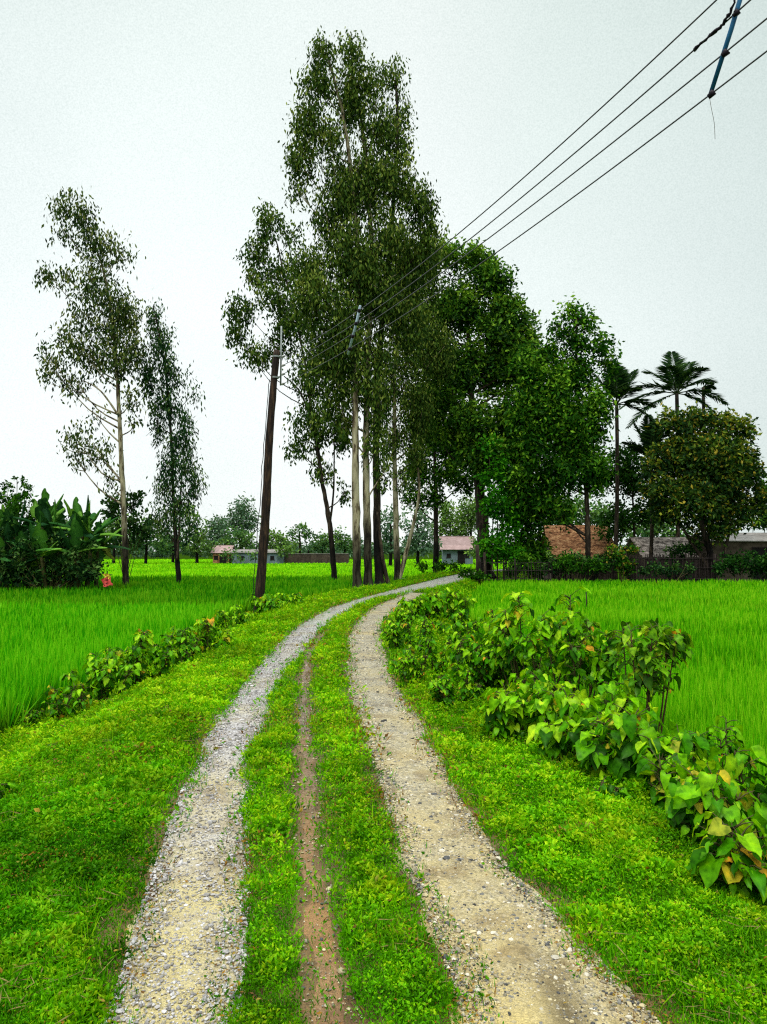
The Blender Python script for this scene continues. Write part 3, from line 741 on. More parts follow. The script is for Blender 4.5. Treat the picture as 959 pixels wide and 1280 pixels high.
tree('young_tree', 'fresh light green young tree standing behind the palm in the hut yard', 'tree', 50, [(795, 716), (793, 660), (790, 600)], .12, .04,
     [(785, 570, 26, 22), (775, 600, 28, 26), (800, 605, 26, 28), (760, 590, 18, 20), (778, 645, 30, 26), (810, 640, 22, 24, .8), (765, 665, 20, 20, .7), (825, 625, 16, 20)],
     dict(BRIGHT, cols=[(0, (.006, .03, .004)), (.4, (.018, .075, .01)), (.7, (.035, .13, .012)), (1, (.09, .2, .02))]), M_BARKDARK, None, 25)
tree('round_tree', 'dark rounded tree with yellowish young leaves at the field edge', 'tree', 44, [(893, 718), (885, 690), (872, 655), (868, 610)], .26, .08,
     [(850, 535, 30, 22), (885, 525, 36, 18), (915, 545, 26, 26), (838, 570, 30, 28), (880, 575, 46, 40), (920, 590, 32, 36), (822, 610, 24, 26), (862, 625, 42, 34), (890, 605, 44, 40), (860, 570, 34, 34), (905, 570, 30, 34), (915, 635, 34, 32), (942, 585, 12, 30, .8), (948, 625, 14, 24), (835, 640, 24, 20, .8), (890, 660, 40, 18, .8), (812, 585, 14, 16, .7)],
     ROUND, M_BARKDARK, None, 26, extra=[([(893, 718), (905, 690), (915, 650)], .15, .06), ([(890, 715), (862, 672), (840, 630)], .12, .05)])
tree('round_tree', 'leafy dark tree cut by the photo edge behind the tin roofed shed', 'tree', 50, [(972, 716), (970, 660), (966, 620)], .2, .07,
     [(968, 615, 24, 26), (985, 595, 26, 30), (960, 645, 16, 16, .8), (1000, 640, 30, 34), (955, 655, 10, 10, .5)], MANGO, M_BARKDARK, None, 27)
# creeper on the mango trunk
g = np.random.default_rng(31)
bb = at(622, 722, 43.8); bb[2] = float(ground_z(bb[0], bb[1]))
cr = empty('creeper_plant', bb, 'bright green creeper smothering the foot of the huge mango tree', 'creeper')
V, F, C = crown_leaves([(615, 560, 20, 18, .9), (628, 590, 22, 30), (620, 625, 26, 34), (638, 650, 22, 34), (618, 680, 22, 30), (640, 695, 20, 22), (606, 600, 10, 24, .6)], 43.8, bb, BRIGHT, g)
mesh_np('foliage', V, [F], M_LEAF, cr, C)
mb = MB()
for q in range(5):
    mb.tube(spline([at(606 + 8 * q, 724, 43.9), at(610 + 6 * q, 660, 44 + .1 * q), at(612 + 5 * q, 570, 44)], 8), np.linspace(.05, .015, 8), 6)
mb.build('stem', M_BARKDARK, cr, True, off=bb)

# ------------------------------------------------------------------ palms
PALMC = [(0, (.004, .016, .007)), (.5, (.014, .045, .015)), (1, (.05, .11, .025))]


def palm(label, Yt, basepx, headpx, L, fronds, r, seed, group=None):
    g = np.random.default_rng(seed)
    top = at(headpx[0], headpx[1], Yt); b = at(basepx, 720, Yt); b[2] = float(ground_z(b[0], Yt))
    o = empty('palm_tree', b, label, 'palm', group)
    mb = MB(); S = spline([b - [0, 0, .1], b * .5 + top * .5 + [.1, 0, 0], top], 14); mb.tube(S, np.linspace(r * 1.3, r, 14), 9, jit=.1)
    mb.build('trunk', M_BARKDARK, o, True, off=b)
    for (az, el, ln, droop) in fronds:
        az, el = R_(az), R_(el)
        d = np.array([math.cos(az) * math.cos(el), math.sin(az) * math.cos(el), math.sin(el)])
        t = np.linspace(0, 1, 12)[:, None]
        P = top + d * L * ln * t + np.array([0, 0, -1.]) * (droop * L * ln * t ** 2.2)
        fm = MB(); fm.tube(P, np.linspace(.045, .012, 12), 5)
        T = unit(np.gradient(P, axis=0))
        n = 56
        tt = np.linspace(.16, 1, n)
        Bv = np.stack([np.interp(tt, t[:, 0], P[:, k]) for k in range(3)], 1); Tv = unit(np.stack([np.interp(tt, t[:, 0], T[:, k]) for k in range(3)], 1))
        side = unit(np.cross(Tv, np.array([0, 0, 1.]) + g.normal(0, .02, 3)))
        upv = np.cross(side, Tv)
        Vs, Cs = [fm.v[0]], [np.tile((.02, .035, .01), (len(fm.v[0]), 1))]
        faces4 = [np.array([f for f in fm.f if len(f) == 4])]
        off = len(fm.v[0])
        for s in (-1, 1):
            D = unit(Tv * .75 + side * s * 1.0 + upv * (.25 + g.normal(0, .12, (n, 1))) + np.array([0, 0, -.35]))
            ll = L * .30 * np.sin(np.pi * (tt * .8 + .15)) * g.uniform(.85, 1.1, n) + .12
            V, F = kites(Bv, D, ll, (.10 + .03 * g.random(n)), np.tile(upv.mean(0), (n, 1)) + g.normal(0, .3, (n, 3)), .35)
            Vs.append(V); faces4.append(F + off); off += len(V)
            Cs.append(np.repeat(lerp_cols(PALMC, g.random(n)), 4, 0))
        mesh_np('frond', np.concatenate(Vs) - b, faces4, M_LEAF, o, np.concatenate(Cs))
    return o


palm('areca palm whose upright fronds rise just beside the lumpy green tree', 47, 768, (771, 506), 2.9,
     [(95, 80, 1.1, .05), (20, 62, 1.1, .15), (160, 60, 1.1, .15), (250, 65, 1.05, .2), (60, 70, 1.1, .1), (5, 25, .95, .45), (178, 20, .9, .5), (330, 0, .8, .6), (200, -5, .8, .6), (120, 40, .95, .4), (290, 40, .9, .4)], .11, 41)
palm('tallest areca palm spreading its fronds above the dark rounded tree', 50, 846, (846, 492), 3.5,
     [(90, 78, 1.05, .15), (40, 60, 1.15, .25), (140, 55, 1.1, .35), (15, 38, 1.1, .38), (165, 32, 1.1, .45), (352, 15, .95, .5), (185, 10, 1.15, .45), (230, 55, 1., .4), (300, 50, 1., .4), (200, -15, 1.2, .35), (75, 40, 1., .4), (330, -10, .7, .5)], .12, 42)
palm('short broad fronded palm tucked between the two areca palms', 46, 812, (814, 572), 2.4,
     [(90, 82, 1.2, .05), (30, 70, 1.1, .1), (150, 68, 1.15, .1), (5, 48, 1.0, .25), (175, 45, 1.0, .3), (260, 65, 1.1, .15), (320, 40, .9, .3), (210, 35, .9, .3)], .1, 43)
palm('bare topped palm stub showing just above the dark rounded tree', 52, 879, (879, 484), 1.0, [(10, 25, 1.0, .5), (-15, 45, .9, .5), (40, 10, .8, .5)], .11, 44)


# ------------------------------------------------------------------ bananas
def banana(label, Yt, px, hstem, nleaf, Lf, seed, dark):
    g = np.random.default_rng(seed)
    b = at(px, 728, Yt); b[2] = FIELD
    o = empty('banana_plant', b, label, 'banana plant', 'banana plants in the thicket across the field')
    top = b + np.array([g.normal(0, .25), g.normal(0, .25), hstem + .25])
    mb = MB(); mb.tube(spline([b - [0, 0, .1], (b + top) / 2 + g.normal(0, .05, 3), top], 8), np.linspace(.13, .07, 8), 8, colr=(.5, .6, .35)); mb.build('stem', M_STEM, o, True, off=b)
    for k in range(nleaf):
        az = k * 2.4 + g.normal(0, .3); el = R_([85, 72, 60, 48, 34, 20, 6, 66, 52, -8][k % 10] + g.normal(0, 6))
        ln = Lf * g.uniform(.85, 1.15); dr = (.1 + .75 * (1 - el / 1.5)) * .55
        d = np.array([math.cos(az) * math.cos(el), math.sin(az) * math.cos(el), math.sin(el)])
        n = 13; t = np.linspace(0, 1, n)
        P = top + d * ln * t[:, None] + np.array([0, 0, -dr * ln]) * (t[:, None] ** 2)
        T = unit(np.gradient(P, axis=0)); sd = unit(np.cross(T, [0, 0, 1.]) + 1e-4); up = np.cross(sd, T)
        w = .31 * np.clip(np.sin(np.pi * np.clip(t * .97 + .0, 0.02, 1) ** .85), 0, 1) ** .6 * g.uniform(.85, 1.15); w[:2] = .03
        V = []; C = []
        base = np.array([(.008, .045, .012), (.017, .08, .014), (.04, .14, .016), (.10, .24, .025), (.13, .17, .05)])[min(4, int(g.random() * 5 * dark))]
        for j in range(n):
            tear = (g.random(2) < .42) * g.uniform(.15, .75, 2)
            V += [P[j] + sd[j] * w[j] * (1 - tear[0]) - up[j] * w[j] * .35, P[j], P[j] - sd[j] * w[j] * (1 - tear[1]) - up[j] * w[j] * .35]
            C += [base * .9, base * 1.8 + .01, base * .9]
        i = np.arange(n - 1) * 3
        F = np.concatenate([np.stack([i, i + 1, i + 4, i + 3], 1), np.stack([i + 1, i + 2, i + 5, i + 4], 1)])
        mesh_np('leaf', np.array(V) - b, [F], M_SHRUB, o, np.array(C))


BL = ['small banana plant with arching leaves at the middle front of the thicket', 'small banana plant with drooping leaves at the field side front of the thicket', 'small banana plant with wide low leaves at the front near the outer end', 'banana plant at the outer end of the thicket, its leaves cut by the photo edge', 'banana plant with torn leaves second from the outer end of the thicket', 'short banana plant low in front of the thicket',
      'tall banana plant with one upright rolled leaf topping the thicket', 'banana plant in the dark middle of the thicket', 'banana plant with upright light green paddle leaves near the field end of the thicket',
      'banana plant with paired broad leaves beside the pink cloth', 'banana plant behind the others with pale midribs showing', 'low banana plant leaning out beside the slim pale eucalyptus']
for k, (Yt, px, hs, nl, Lf, dk) in enumerate([(32.6, 60, 1.5, 10, 1.7, .8), (32.8, 100, 1.7, 10, 1.7, .9), (32.8, 14, 1.4, 9, 1.6, .8), (34, -2, 2.0, 9, 1.9, .7), (34.3, 22, 2.4, 9, 1.9, .7), (33.4, 36, 1.5, 7, 1.5, .6), (34.5, 50, 2.9, 10, 1.9, .7), (33.8, 68, 2.4, 10, 1.9, .6), (34.2, 88, 2.6, 9, 1.9, .9), (33.8, 106, 2.4, 9, 1.8, .9), (36, 75, 2.6, 9, 2.0, .7), (34.4, 120, 1.9, 10, 1.6, .8)]):
    banana(BL[k], Yt, px, hs, nl, Lf, 60 + k, dk)


def bush(label, Yt, clumps, style, seed, bark=M_STEM, name='bush', group=None, mat=None, py=722):
    g = np.random.default_rng(seed)
    px = np.mean([c[0] for c in clumps]); b = at(px, py, Yt); b[2] = float(ground_z(b[0], Yt))
    o = empty(name, b, label, 'bush', group)
    mb = MB()
    for c in clumps:
        e = at(c[0], c[1], Yt)
        for q in range(2):
            ee = e + g.normal(0, .15, 3)
            mb.tube(spline([b + [g.normal(0, .1), g.normal(0, .1), -.05], (b + ee) / 2 + g.normal(0, .08, 3), ee], 5), np.linspace(.025, .008, 5), 5)
    mb.build('stem', bark, o, True, off=b)
    V, F, C = crown_leaves(clumps, Yt, b, style, g)
    mesh_np('foliage', V, [F], mat or M_LEAF, o, C)


DKB = dict(BUSH, cols=[(0, (.003, .014, .006)), (.38, (.012, .048, .013)), (.64, (.042, .12, .02)), (1, (.16, .28, .07))])
bush('dark tangled bush filling the foot of the banana thicket', 32.6, [(20, 708, 26, 20, .8), (55, 710, 30, 18, .7), (90, 706, 28, 22, .8), (119, 708, 11, 16, .7), (78, 680, 24, 18, .6), (112, 684, 12, 14, .5), (36, 684, 20, 16, .5), (0, 700, 22, 26), (-2, 670, 20, 26, .8), (72, 718, 40, 10), (25, 720, 30, 10), (112, 718, 14, 10)], DKB, 81, py=730)
bush('dense dark undergrowth behind the banana stems of the thicket', 37.5, [(15, 690, 34, 36), (55, 690, 36, 38), (95, 690, 30, 34), (115, 705, 16, 20), (70, 660, 40, 22)], DKB, 98, py=730)
bush('leafy bush at the outer end of the thicket under the first banana plant', 34.6, [(5, 655, 25, 35), (-15, 690, 25, 30), (25, 640, 18, 22), (2, 618, 16, 14)], dict(BUSH, lai=2.2), 82)
bush('light stalky shrub whose twigs stick up above the banana thicket', 37, [(28, 600, 8, 8, .6), (33, 612, 10, 12, .7), (22, 625, 10, 10, .8), (12, 606, 8, 7, .7)], BUSH, 83)
bush('mid green bush behind the slim pale eucalyptus in the far field', 42, [(150, 632, 18, 16, .8), (168, 625, 16, 14, .8), (178, 655, 20, 22, .8), (150, 665, 20, 20, .7), (140, 640, 14, 18, .8)], dict(BUSH, len=.28, wid=.15, cols=[(0, (.008, .03, .01)), (.4, (.018, .06, .016)), (.7, (.035, .10, .02)), (1, (.09, .17, .03))]), 84)

# field weeds near the far trees
# ------------------------------------------------------------------ distant trees
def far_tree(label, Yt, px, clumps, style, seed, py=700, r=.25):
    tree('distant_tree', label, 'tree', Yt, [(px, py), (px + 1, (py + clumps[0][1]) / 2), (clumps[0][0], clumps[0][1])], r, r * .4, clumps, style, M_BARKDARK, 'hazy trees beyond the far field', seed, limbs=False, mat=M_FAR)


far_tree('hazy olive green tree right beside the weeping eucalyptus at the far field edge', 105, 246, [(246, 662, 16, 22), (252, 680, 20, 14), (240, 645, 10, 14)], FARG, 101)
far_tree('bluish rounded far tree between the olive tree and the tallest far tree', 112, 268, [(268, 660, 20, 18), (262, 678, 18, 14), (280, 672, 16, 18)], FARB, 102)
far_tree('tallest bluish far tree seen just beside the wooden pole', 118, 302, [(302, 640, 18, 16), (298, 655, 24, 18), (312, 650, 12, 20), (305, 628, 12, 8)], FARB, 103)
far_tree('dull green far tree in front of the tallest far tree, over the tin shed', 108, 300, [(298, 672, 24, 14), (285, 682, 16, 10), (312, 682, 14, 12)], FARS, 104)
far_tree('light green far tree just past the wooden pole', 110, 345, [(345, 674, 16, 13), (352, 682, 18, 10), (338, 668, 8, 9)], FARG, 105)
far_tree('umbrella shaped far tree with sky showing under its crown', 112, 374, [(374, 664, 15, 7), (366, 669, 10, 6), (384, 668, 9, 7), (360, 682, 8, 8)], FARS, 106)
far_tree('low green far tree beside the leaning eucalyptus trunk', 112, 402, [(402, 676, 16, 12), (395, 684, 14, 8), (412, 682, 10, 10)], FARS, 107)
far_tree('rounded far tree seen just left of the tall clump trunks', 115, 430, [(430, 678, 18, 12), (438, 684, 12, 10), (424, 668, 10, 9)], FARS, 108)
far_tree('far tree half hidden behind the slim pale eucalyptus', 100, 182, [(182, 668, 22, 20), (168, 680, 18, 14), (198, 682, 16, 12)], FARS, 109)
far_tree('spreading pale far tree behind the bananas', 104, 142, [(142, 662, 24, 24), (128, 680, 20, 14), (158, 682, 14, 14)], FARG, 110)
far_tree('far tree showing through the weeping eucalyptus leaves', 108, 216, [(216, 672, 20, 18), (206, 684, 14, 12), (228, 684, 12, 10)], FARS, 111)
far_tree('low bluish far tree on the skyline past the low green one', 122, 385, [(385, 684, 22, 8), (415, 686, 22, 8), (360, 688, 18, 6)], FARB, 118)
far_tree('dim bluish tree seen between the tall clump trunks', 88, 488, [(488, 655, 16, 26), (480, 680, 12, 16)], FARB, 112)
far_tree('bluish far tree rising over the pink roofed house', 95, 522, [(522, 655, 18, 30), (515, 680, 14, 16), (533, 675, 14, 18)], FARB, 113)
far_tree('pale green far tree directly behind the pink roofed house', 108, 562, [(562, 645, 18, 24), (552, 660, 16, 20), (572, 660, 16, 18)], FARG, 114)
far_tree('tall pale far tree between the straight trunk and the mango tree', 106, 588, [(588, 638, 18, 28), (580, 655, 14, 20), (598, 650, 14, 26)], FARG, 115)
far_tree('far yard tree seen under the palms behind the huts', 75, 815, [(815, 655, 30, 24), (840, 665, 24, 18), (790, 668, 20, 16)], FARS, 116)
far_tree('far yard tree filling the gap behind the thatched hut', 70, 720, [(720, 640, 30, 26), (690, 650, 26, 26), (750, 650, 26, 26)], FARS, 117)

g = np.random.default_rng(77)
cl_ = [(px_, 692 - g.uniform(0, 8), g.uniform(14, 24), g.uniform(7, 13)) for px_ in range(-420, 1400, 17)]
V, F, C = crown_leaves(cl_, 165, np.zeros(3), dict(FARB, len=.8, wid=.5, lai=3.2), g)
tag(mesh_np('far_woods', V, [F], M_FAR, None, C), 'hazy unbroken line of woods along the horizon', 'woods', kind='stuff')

# ------------------------------------------------------------------ houses
def gable_roof(mb, cx, cy, w, d, z0, z1, over=.3, th=.07, steps=10):
    """two slopes, ridge along x, built of overlapping courses"""
    for s in (-1, 1):
        run = d / 2 + over; rise = z1 - z0; L = math.hypot(run, rise); a = math.atan2(rise, run)
        for k in range(steps):
            u = (k + .5) / steps
            yy = cy + s * run * (1 - u); zz = z0 + rise * u - over * rise / (d / 2) * (1 - u) * .6
            shade = .8 + .4 * rng.random()
            mb.box((cx + rng.normal(0, .02), yy, zz + .012 * (k % 2)), (w + 2 * over + rng.normal(0, .03), L / steps * 1.25, th), tilt=-s * (a + .05), colr=(shade, shade, shade))


def hut(name, label, cx, cy, w, d, zg, zw, zr, wallmat, roofmat, over=.3, rz=0., nwin=1, cat='house', steps=10):
    o = empty(name, (cx, cy, zg), label, cat, rz=rz)
    w_ = MB(); t = .12; H = zw - zg
    for s in (-1, 1):
        w_.box((0, s * d / 2, H / 2), (w, t, H)); w_.box((s * (w / 2 - t / 2), 0, H / 2), (t, d - t, H))
        V = [[s * (w / 2 - .02), -d / 2, H], [s * (w / 2 - .02), d / 2, H], [s * (w / 2 - .02), 0, zr - zg - .08]]
        w_.add(V, [(0, 1, 2)])
    w_.build('wall', wallmat, o)
    r = MB(); gable_roof(r, 0, 0, w, d, H, zr - zg, over, .06, steps); r.build('roof', roofmat, o)
    dm = MB(); dm.box((w * .12, -d / 2 - t / 2 - .01, H * .4), (.8, .05, H * .8)); dd_ = dm.build('door', M_DARK, o)
    fm = MB(); fm.box((w * .12 - .45, -d / 2 - t / 2 - .03, H * .4), (.08, .06, H * .82)); fm.box((w * .12 + .45, -d / 2 - t / 2 - .03, H * .4), (.08, .06, H * .82)); fm.box((w * .12, -d / 2 - t / 2 - .032, H * .82), (1.0, .065, .08)); fm.build('frame', M_BAMBOO, dd_)
    for k in range(nwin):
        wx = -w * .3 + k * w * .62
        m_ = MB(); m_.box((wx, -d / 2 - t / 2 - .01, H * .58), (.55, .05, .5)); wn = m_.build('window', M_DARK, o)
        m_ = MB(); m_.box((wx, -d / 2 - t / 2 - .035, H * .58 - .29), (.7, .06, .06)); m_.box((wx, -d / 2 - t / 2 - .035, H * .58), (.04, .03, .5)); m_.build('frame', M_BAMBOO, wn)
    return o


# thatched hut: a big sloping roof faces the field
x0, x1 = at(690, 680, 50)[0], at(770, 680, 50)[0]
hut('thatched_hut', 'hut with reddish brown shingled bamboo roof sloping towards the rice field', (x0 + x1) / 2, 52, x1 - x0 - .3, 3.6, -.4, at(700, 695, 50)[2], at(700, 657, 51.5)[2], M_MUD, M_THATCH, .25, 0, 2, steps=9)
x0, x1 = at(802, 680, 47)[0], at(872, 680, 47)[0]
hut('straw_hut', 'low hut with sagging grey straw roof beneath the dark rounded tree', (x0 + x1) / 2, 49, x1 - x0 - .4, 3.2, -.4, at(700, 694, 47)[2], at(700, 672, 48.5)[2], M_MUD, M_STRAW, .3, R_(4), 1, steps=9)
x0, x1 = at(895, 680, 46)[0], at(990, 680, 46)[0]
hut('tin_shed', 'mud walled shed with flat pale tin roof at the photo edge', (x0 + x1) / 2, 48.2, x1 - x0, 3.4, -.4, at(700, 675, 46.4)[2], at(700, 667, 48)[2], M_MUD, M_TIN, .35, 0, 2, 'shed', 4)
x0, x1 = at(552, 680, 98)[0], at(594, 680, 98)[0]
hut('far_house', 'far house with pinkish tin roof and blue grey wall beyond the bend', (x0 + x1) / 2, 100, x1 - x0 - .5, 4.5, -.45, at(700, 685, 98)[2], at(700, 671, 100)[2], M_TINBLUE, M_TINRED, .4, R_(-3), 2, steps=3)
x0, x1 = at(264, 690, 104)[0], at(288, 690, 104)[0]
hut('far_house', 'small far hut with red roof and brown wall under the bluish trees', (x0 + x1) / 2, 106, x1 - x0 - .4, 3.4, -.45, at(700, 690, 104)[2], at(700, 682, 106)[2], M_THATCH, M_TINRED, .3, 0, 1, steps=3)
x0, x1 = at(289, 690, 103)[0], at(352, 690, 103)[0]
hut('far_shed', 'long far shed of blue grey tin sheets seen both sides of the pole', (x0 + x1) / 2, 105, x1 - x0 - .2, 3.2, -.45, at(700, 690.5, 103)[2], at(700, 687, 105)[2], M_TINBLUE, M_TIN, .2, 0, 2, 'shed', 3)
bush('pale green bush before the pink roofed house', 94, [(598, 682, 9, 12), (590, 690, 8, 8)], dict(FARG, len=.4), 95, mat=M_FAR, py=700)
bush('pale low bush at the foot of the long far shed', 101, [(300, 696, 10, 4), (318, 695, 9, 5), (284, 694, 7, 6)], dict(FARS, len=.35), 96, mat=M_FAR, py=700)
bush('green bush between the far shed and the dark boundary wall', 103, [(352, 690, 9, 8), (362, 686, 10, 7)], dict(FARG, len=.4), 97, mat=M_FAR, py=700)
# far dark wall of the village
o = empty('boundary_wall', (at(395, 690, 107)[0], 107, -.45), 'low dark boundary wall running along the far field edge', 'wall')
m_ = MB()
for k in range(12): m_.box((-4.2 + k * .78, 0, .75 + .05 * rng.random()), (.77, .16, 1.5), colr=(.5 + .2 * rng.random(),) * 3)
m_.build('panel', M_MUD, o)
m_ = MB(); m_.box((0, -.02, 1.57), (9.5, .22, .09)); m_.build('coping', M_TIN, o)


# ------------------------------------------------------------------ bamboo fences by the village
def fence(label, x0, x1, yy, H, dense, seed):
    g = np.random.default_rng(seed)
    o = empty('bamboo_fence', ((x0 + x1) / 2, yy, -.45), label, 'fence')
    W = x1 - x0
    for k in range(int(W / 1.5) + 1):
        m_ = MB(); xx = -W / 2 + k * W / int(W / 1.5)
        m_.tube([(xx, .08, -.1), (xx + g.normal(0, .03), .08, H * .6), (xx + g.normal(0, .05), .08, H * 1.06)], [.05, .045, .04], 7); m_.build('post', M_BAMBOO, o, True)
    m_ = MB()
    xx = -W / 2
    while xx < W / 2:
        s = .5 + .8 * g.random()
        m_.tube([(xx, 0, -.05), (xx + g.normal(0, .05), g.normal(0, .03), H * g.uniform(.75, 1.08))], .016 + .012 * g.random(), 5, colr=(s, s * .93, s * .95)); xx += dense * g.uniform(.6, 1.4)
    for zz in (.25, .6, .92):
        m_.tube([(-W / 2, -.04, H * zz), (0, -.05, H * zz + g.normal(0, .04)), (W / 2, -.04, H * zz)], .02, 5)
    m_.build('picket_panel', M_BAMBOO, o)


fence('open bamboo lattice fence with gaps beside the creeper covered trunk', at(600, 700, 41.6)[0], at(690, 700, 41.6)[0], 41.6, 1.5, .13, 1)
fence('low bamboo fence half buried in bushes in front of the thatched hut', at(692, 700, 42)[0], at(785, 700, 42)[0], 42, 1.35, .08, 2)
fence('dense dark stake fence in front of the straw roofed hut', at(786, 700, 42.2)[0], at(895, 700, 42.2)[0], 42.2, 1.75, .045, 3)
# gate post: dark pair at the road bend
o = empty('gate_post', at(597, 724, 41.2), 'thick dark gate post at the end of the lattice fence', 'post'); o.location[2] = -.3
m_ = MB(); m_.tube([(0, 0, -.1), (.03, 0, 1), (0, 0, 2.2)], [.13, .12, .1], 9, jit=.15); m_.build('stem', M_BARKDARK, o, True)
m_ = MB(); m_.tube([(.42, .1, -.1), (.4, .1, 1.8)], [.08, .07], 8, jit=.15); m_.build('brace', M_BARKDARK, o, True)
bush('low bush hiding the fence under the thatched roof', 41.3, [(705, 705, 18, 12), (725, 708, 20, 11), (745, 706, 16, 12)], BUSH, 85, py=724)
bush('yellow tinged bush between the thatched and straw roofs', 41.6, [(775, 700, 14, 18), (765, 692, 10, 12), (785, 708, 12, 12), (790, 688, 8, 8)], dict(BUSH, accent=((.32, .26, .03), .14)), 86, py=724)
bush('dark leafy bush half covering the straw roofed hut', 45.2, [(850, 690, 16, 12), (868, 684, 12, 14), (838, 698, 12, 8)], DKB, 93, py=724)
bush('dark hedge like bush before the thatched hut, under the palm', 41.9, [(690, 708, 14, 12), (712, 700, 14, 12), (735, 700, 14, 10), (757, 702, 14, 12)], DKB, 94, py=724)
bush('small dark bush at the foot of the dense stake fence', 41.3, [(812, 710, 16, 8), (838, 712, 14, 7), (860, 712, 12, 7)], DKB, 87, py=724)
bush('big glossy dark green bush in front of the tin shed', 41.4, [(920, 705, 22, 15), (945, 703, 24, 17), (965, 705, 20, 18), (900, 712, 12, 8)], dict(BUSH, cols=[(0, (.002, .012, .004)), (.4, (.007, .036, .006)), (.7, (.02, .085, .01)), (1, (.06, .16, .02))]), 88, py=724)
bush('weedy bush at the gate post where the road bends', 40.6, [(590, 718, 10, 9), (602, 726, 10, 8), (578, 714, 8, 7)], BUSH, 89, py=728)
bush('low dark scrub around the foot of the straight tree', 50, [(530, 708, 16, 4), (550, 708, 18, 5), (570, 706, 14, 4)], dict(BUSH, len=.25), 90, py=712)
bush('bush between the creeper and the thatched hut behind the lattice fence', 43.2, [(655, 705, 14, 16), (672, 712, 14, 12), (640, 712, 10, 12)], BUSH, 92, py=724)
bush('overgrown bush behind the tin shed showing above its roof', 53, [(940, 652, 16, 9), (958, 650, 14, 10)], dict(BRIGHT, accent=((.30, .30, .02), .2)), 91, py=716)

# ------------------------------------------------------------------ power line
Yp = 23.
pb = at(322, 760, Yp); pb[2] = float(ground_z(pb[0], Yp)); ptop = at(346, 438, Yp)
o = empty('utility_pole', pb, 'leaning dark wooden utility pole at the edge of the rice field', 'utility pole')
m_ = MB(); S = spline([pb - [0, 0, .25], pb * .66 + ptop * .34 + [.03, 0, 0], pb * .33 + ptop * .67 + [-.03, 0, 0], ptop], 30)
rr = np.linspace(.16, .10, 30) * (1 + .05 * np.sin(np.arange(30) * 1.7)); m_.tube(S, rr, 14, jit=.08); m_.build('shaft', M_POLE, o, True, off=pb)
dirp = unit(ptop - pb)
pa, pz = at(351, 482, Yp), at(352, 408, Yp); pa[1] -= .02; pz[1] -= .02
m_ = MB(); m_.tube([pa, pz], .028, 8); m_.build('pipe', M_METAL, o, True, off=pb)
for py_ in (472, 446):
    c = at(346.5 - (py_ - 438) * .075, py_, Yp); m_ = MB()
    m_.tube([c - dirp * .025, c + dirp * .025], .118, 14); m_.tube([c, c + [.16, -.03, .02]], .03, 6); m_.build('clamp', M_METAL, o, off=pb)
m_ = MB(); cab = [at(337, 475, Yp - .22), at(331, 540, Yp - .2), at(327, 600, Yp - .24), at(321, 680, Yp - .2), at(315, 757, Yp - .15)]
m_.tube(spline(cab, 26) + rng.normal(0, .012, (26, 3)), .012, 5); m_.build('cable', M_BLACK, o, True, off=pb)
# wires: vertical plane from the pole past the camera
A = np.array([at(353, 450, Yp)[0], Yp]); Bp = np.array([9.7, -3.])


def plane_tz(px, py):
    d = ray(px, py); M = np.array([[d[0], -(Bp - A)[0]], [d[1], -(Bp - A)[1]]])
    s, t = np.linalg.solve(M, A)
    return t, EYE + s * d[2]


WP = [[(353, 446), (566, 298), (892.6, 3)], [(353, 457), (581, 304), (866, 64)], [(353, 468), (592, 312), (959, 23)], [(353, 480), (616, 319), (887, 119)]]
WL = ['topmost of the four black wires running from the pole overhead', 'second black wire from the top, wrapped thick beside the blue stick', 'third black wire from the top, crossing the middle of the blue stick', 'lowest of the four black wires, tied to the end of the blue stick']
polys = []
for pts, lab in zip(WP, WL):
    tz = np.array([plane_tz(*q) for q in pts]); cf = np.polyfit(tz[:, 0], tz[:, 1], 2); polys.append(cf)
    t = np.linspace(0, 1, 60)
    P = np.stack([A[0] + (Bp - A)[0] * t, A[1] + (Bp - A)[1] * t, np.polyval(cf, t)], 1)
    m_ = MB(); m_.tube(P, .0105, 6)
    w = m_.build('power_line', M_WIRE, None, True); tag(w, lab, 'wire', 'wires strung from the wooden pole')


def wire_at(k, px, py):
    t, _ = plane_tz(px, py)
    return np.array([A[0] + (Bp - A)[0] * t, A[1] + (Bp - A)[1] * t, np.polyval(polys[k], t)])


for k, py_ in enumerate((446, 457, 468, 480)):
    p_ = np.array([A[0], Yp, np.polyval(polys[k], 0)])
    m_ = MB(); m_.tube([p_ + [-.04, 0, 0], p_ + [.02, -.02, 0], p_ + [.1, -.06, 0]], [.03, .045, .02], 8); m_.build('insulator', M_CER, o, True, off=pb)
# blue spacer stick near the camera
p4, p3, p2 = wire_at(3, 888, 119), wire_at(2, 905, 63), wire_at(1, 919, 14)
d_ = unit(p2 - p4); s0, s1 = p4 - d_ * .03, p2 + d_ * .55
o = empty('spacer_stick', s0, 'bright blue plastic stick tied across the wires overhead near the photo edge', 'stick')
m_ = MB(); m_.tube([s0, (s0 + s1) / 2 + [.01, 0, 0], s1], [.026, .028, .028], 9); m_.build('pipe', M_BLUE, o, True, off=s0)
for q in (p4, p3, p2):
    m_ = MB(); m_.tube(np.array([q - d_ * .03 + [-.015, 0, 0], q + [.02, -.02, 0], q + d_ * .035 + [-.01, 0, 0]]), [.03, .042, .028], 8, jit=.4); m_.build('tie', M_BLACK, o, True, off=s0)
m_ = MB(); m_.tube(spline([s0, s0 + [.02, 0, -.14], s0 + [.05, 0, -.32], s0 + [.055, 0, -.52]], 10), .003, 4); m_.build('string', M_STEM, o, True, off=s0)
q0 = wire_at(1, 867, 63); W_ = spline([q0, q0 * .66 + p2 * .34, q0 * .3 + p2 * .7 + [0, 0, .0], p2 + d_ * .05 + [-.05, 0, .02], p2 + d_ * .3 + [-.05, 0, 0], p2 + d_ * .5 + [-.03, 0, 0]], 34)
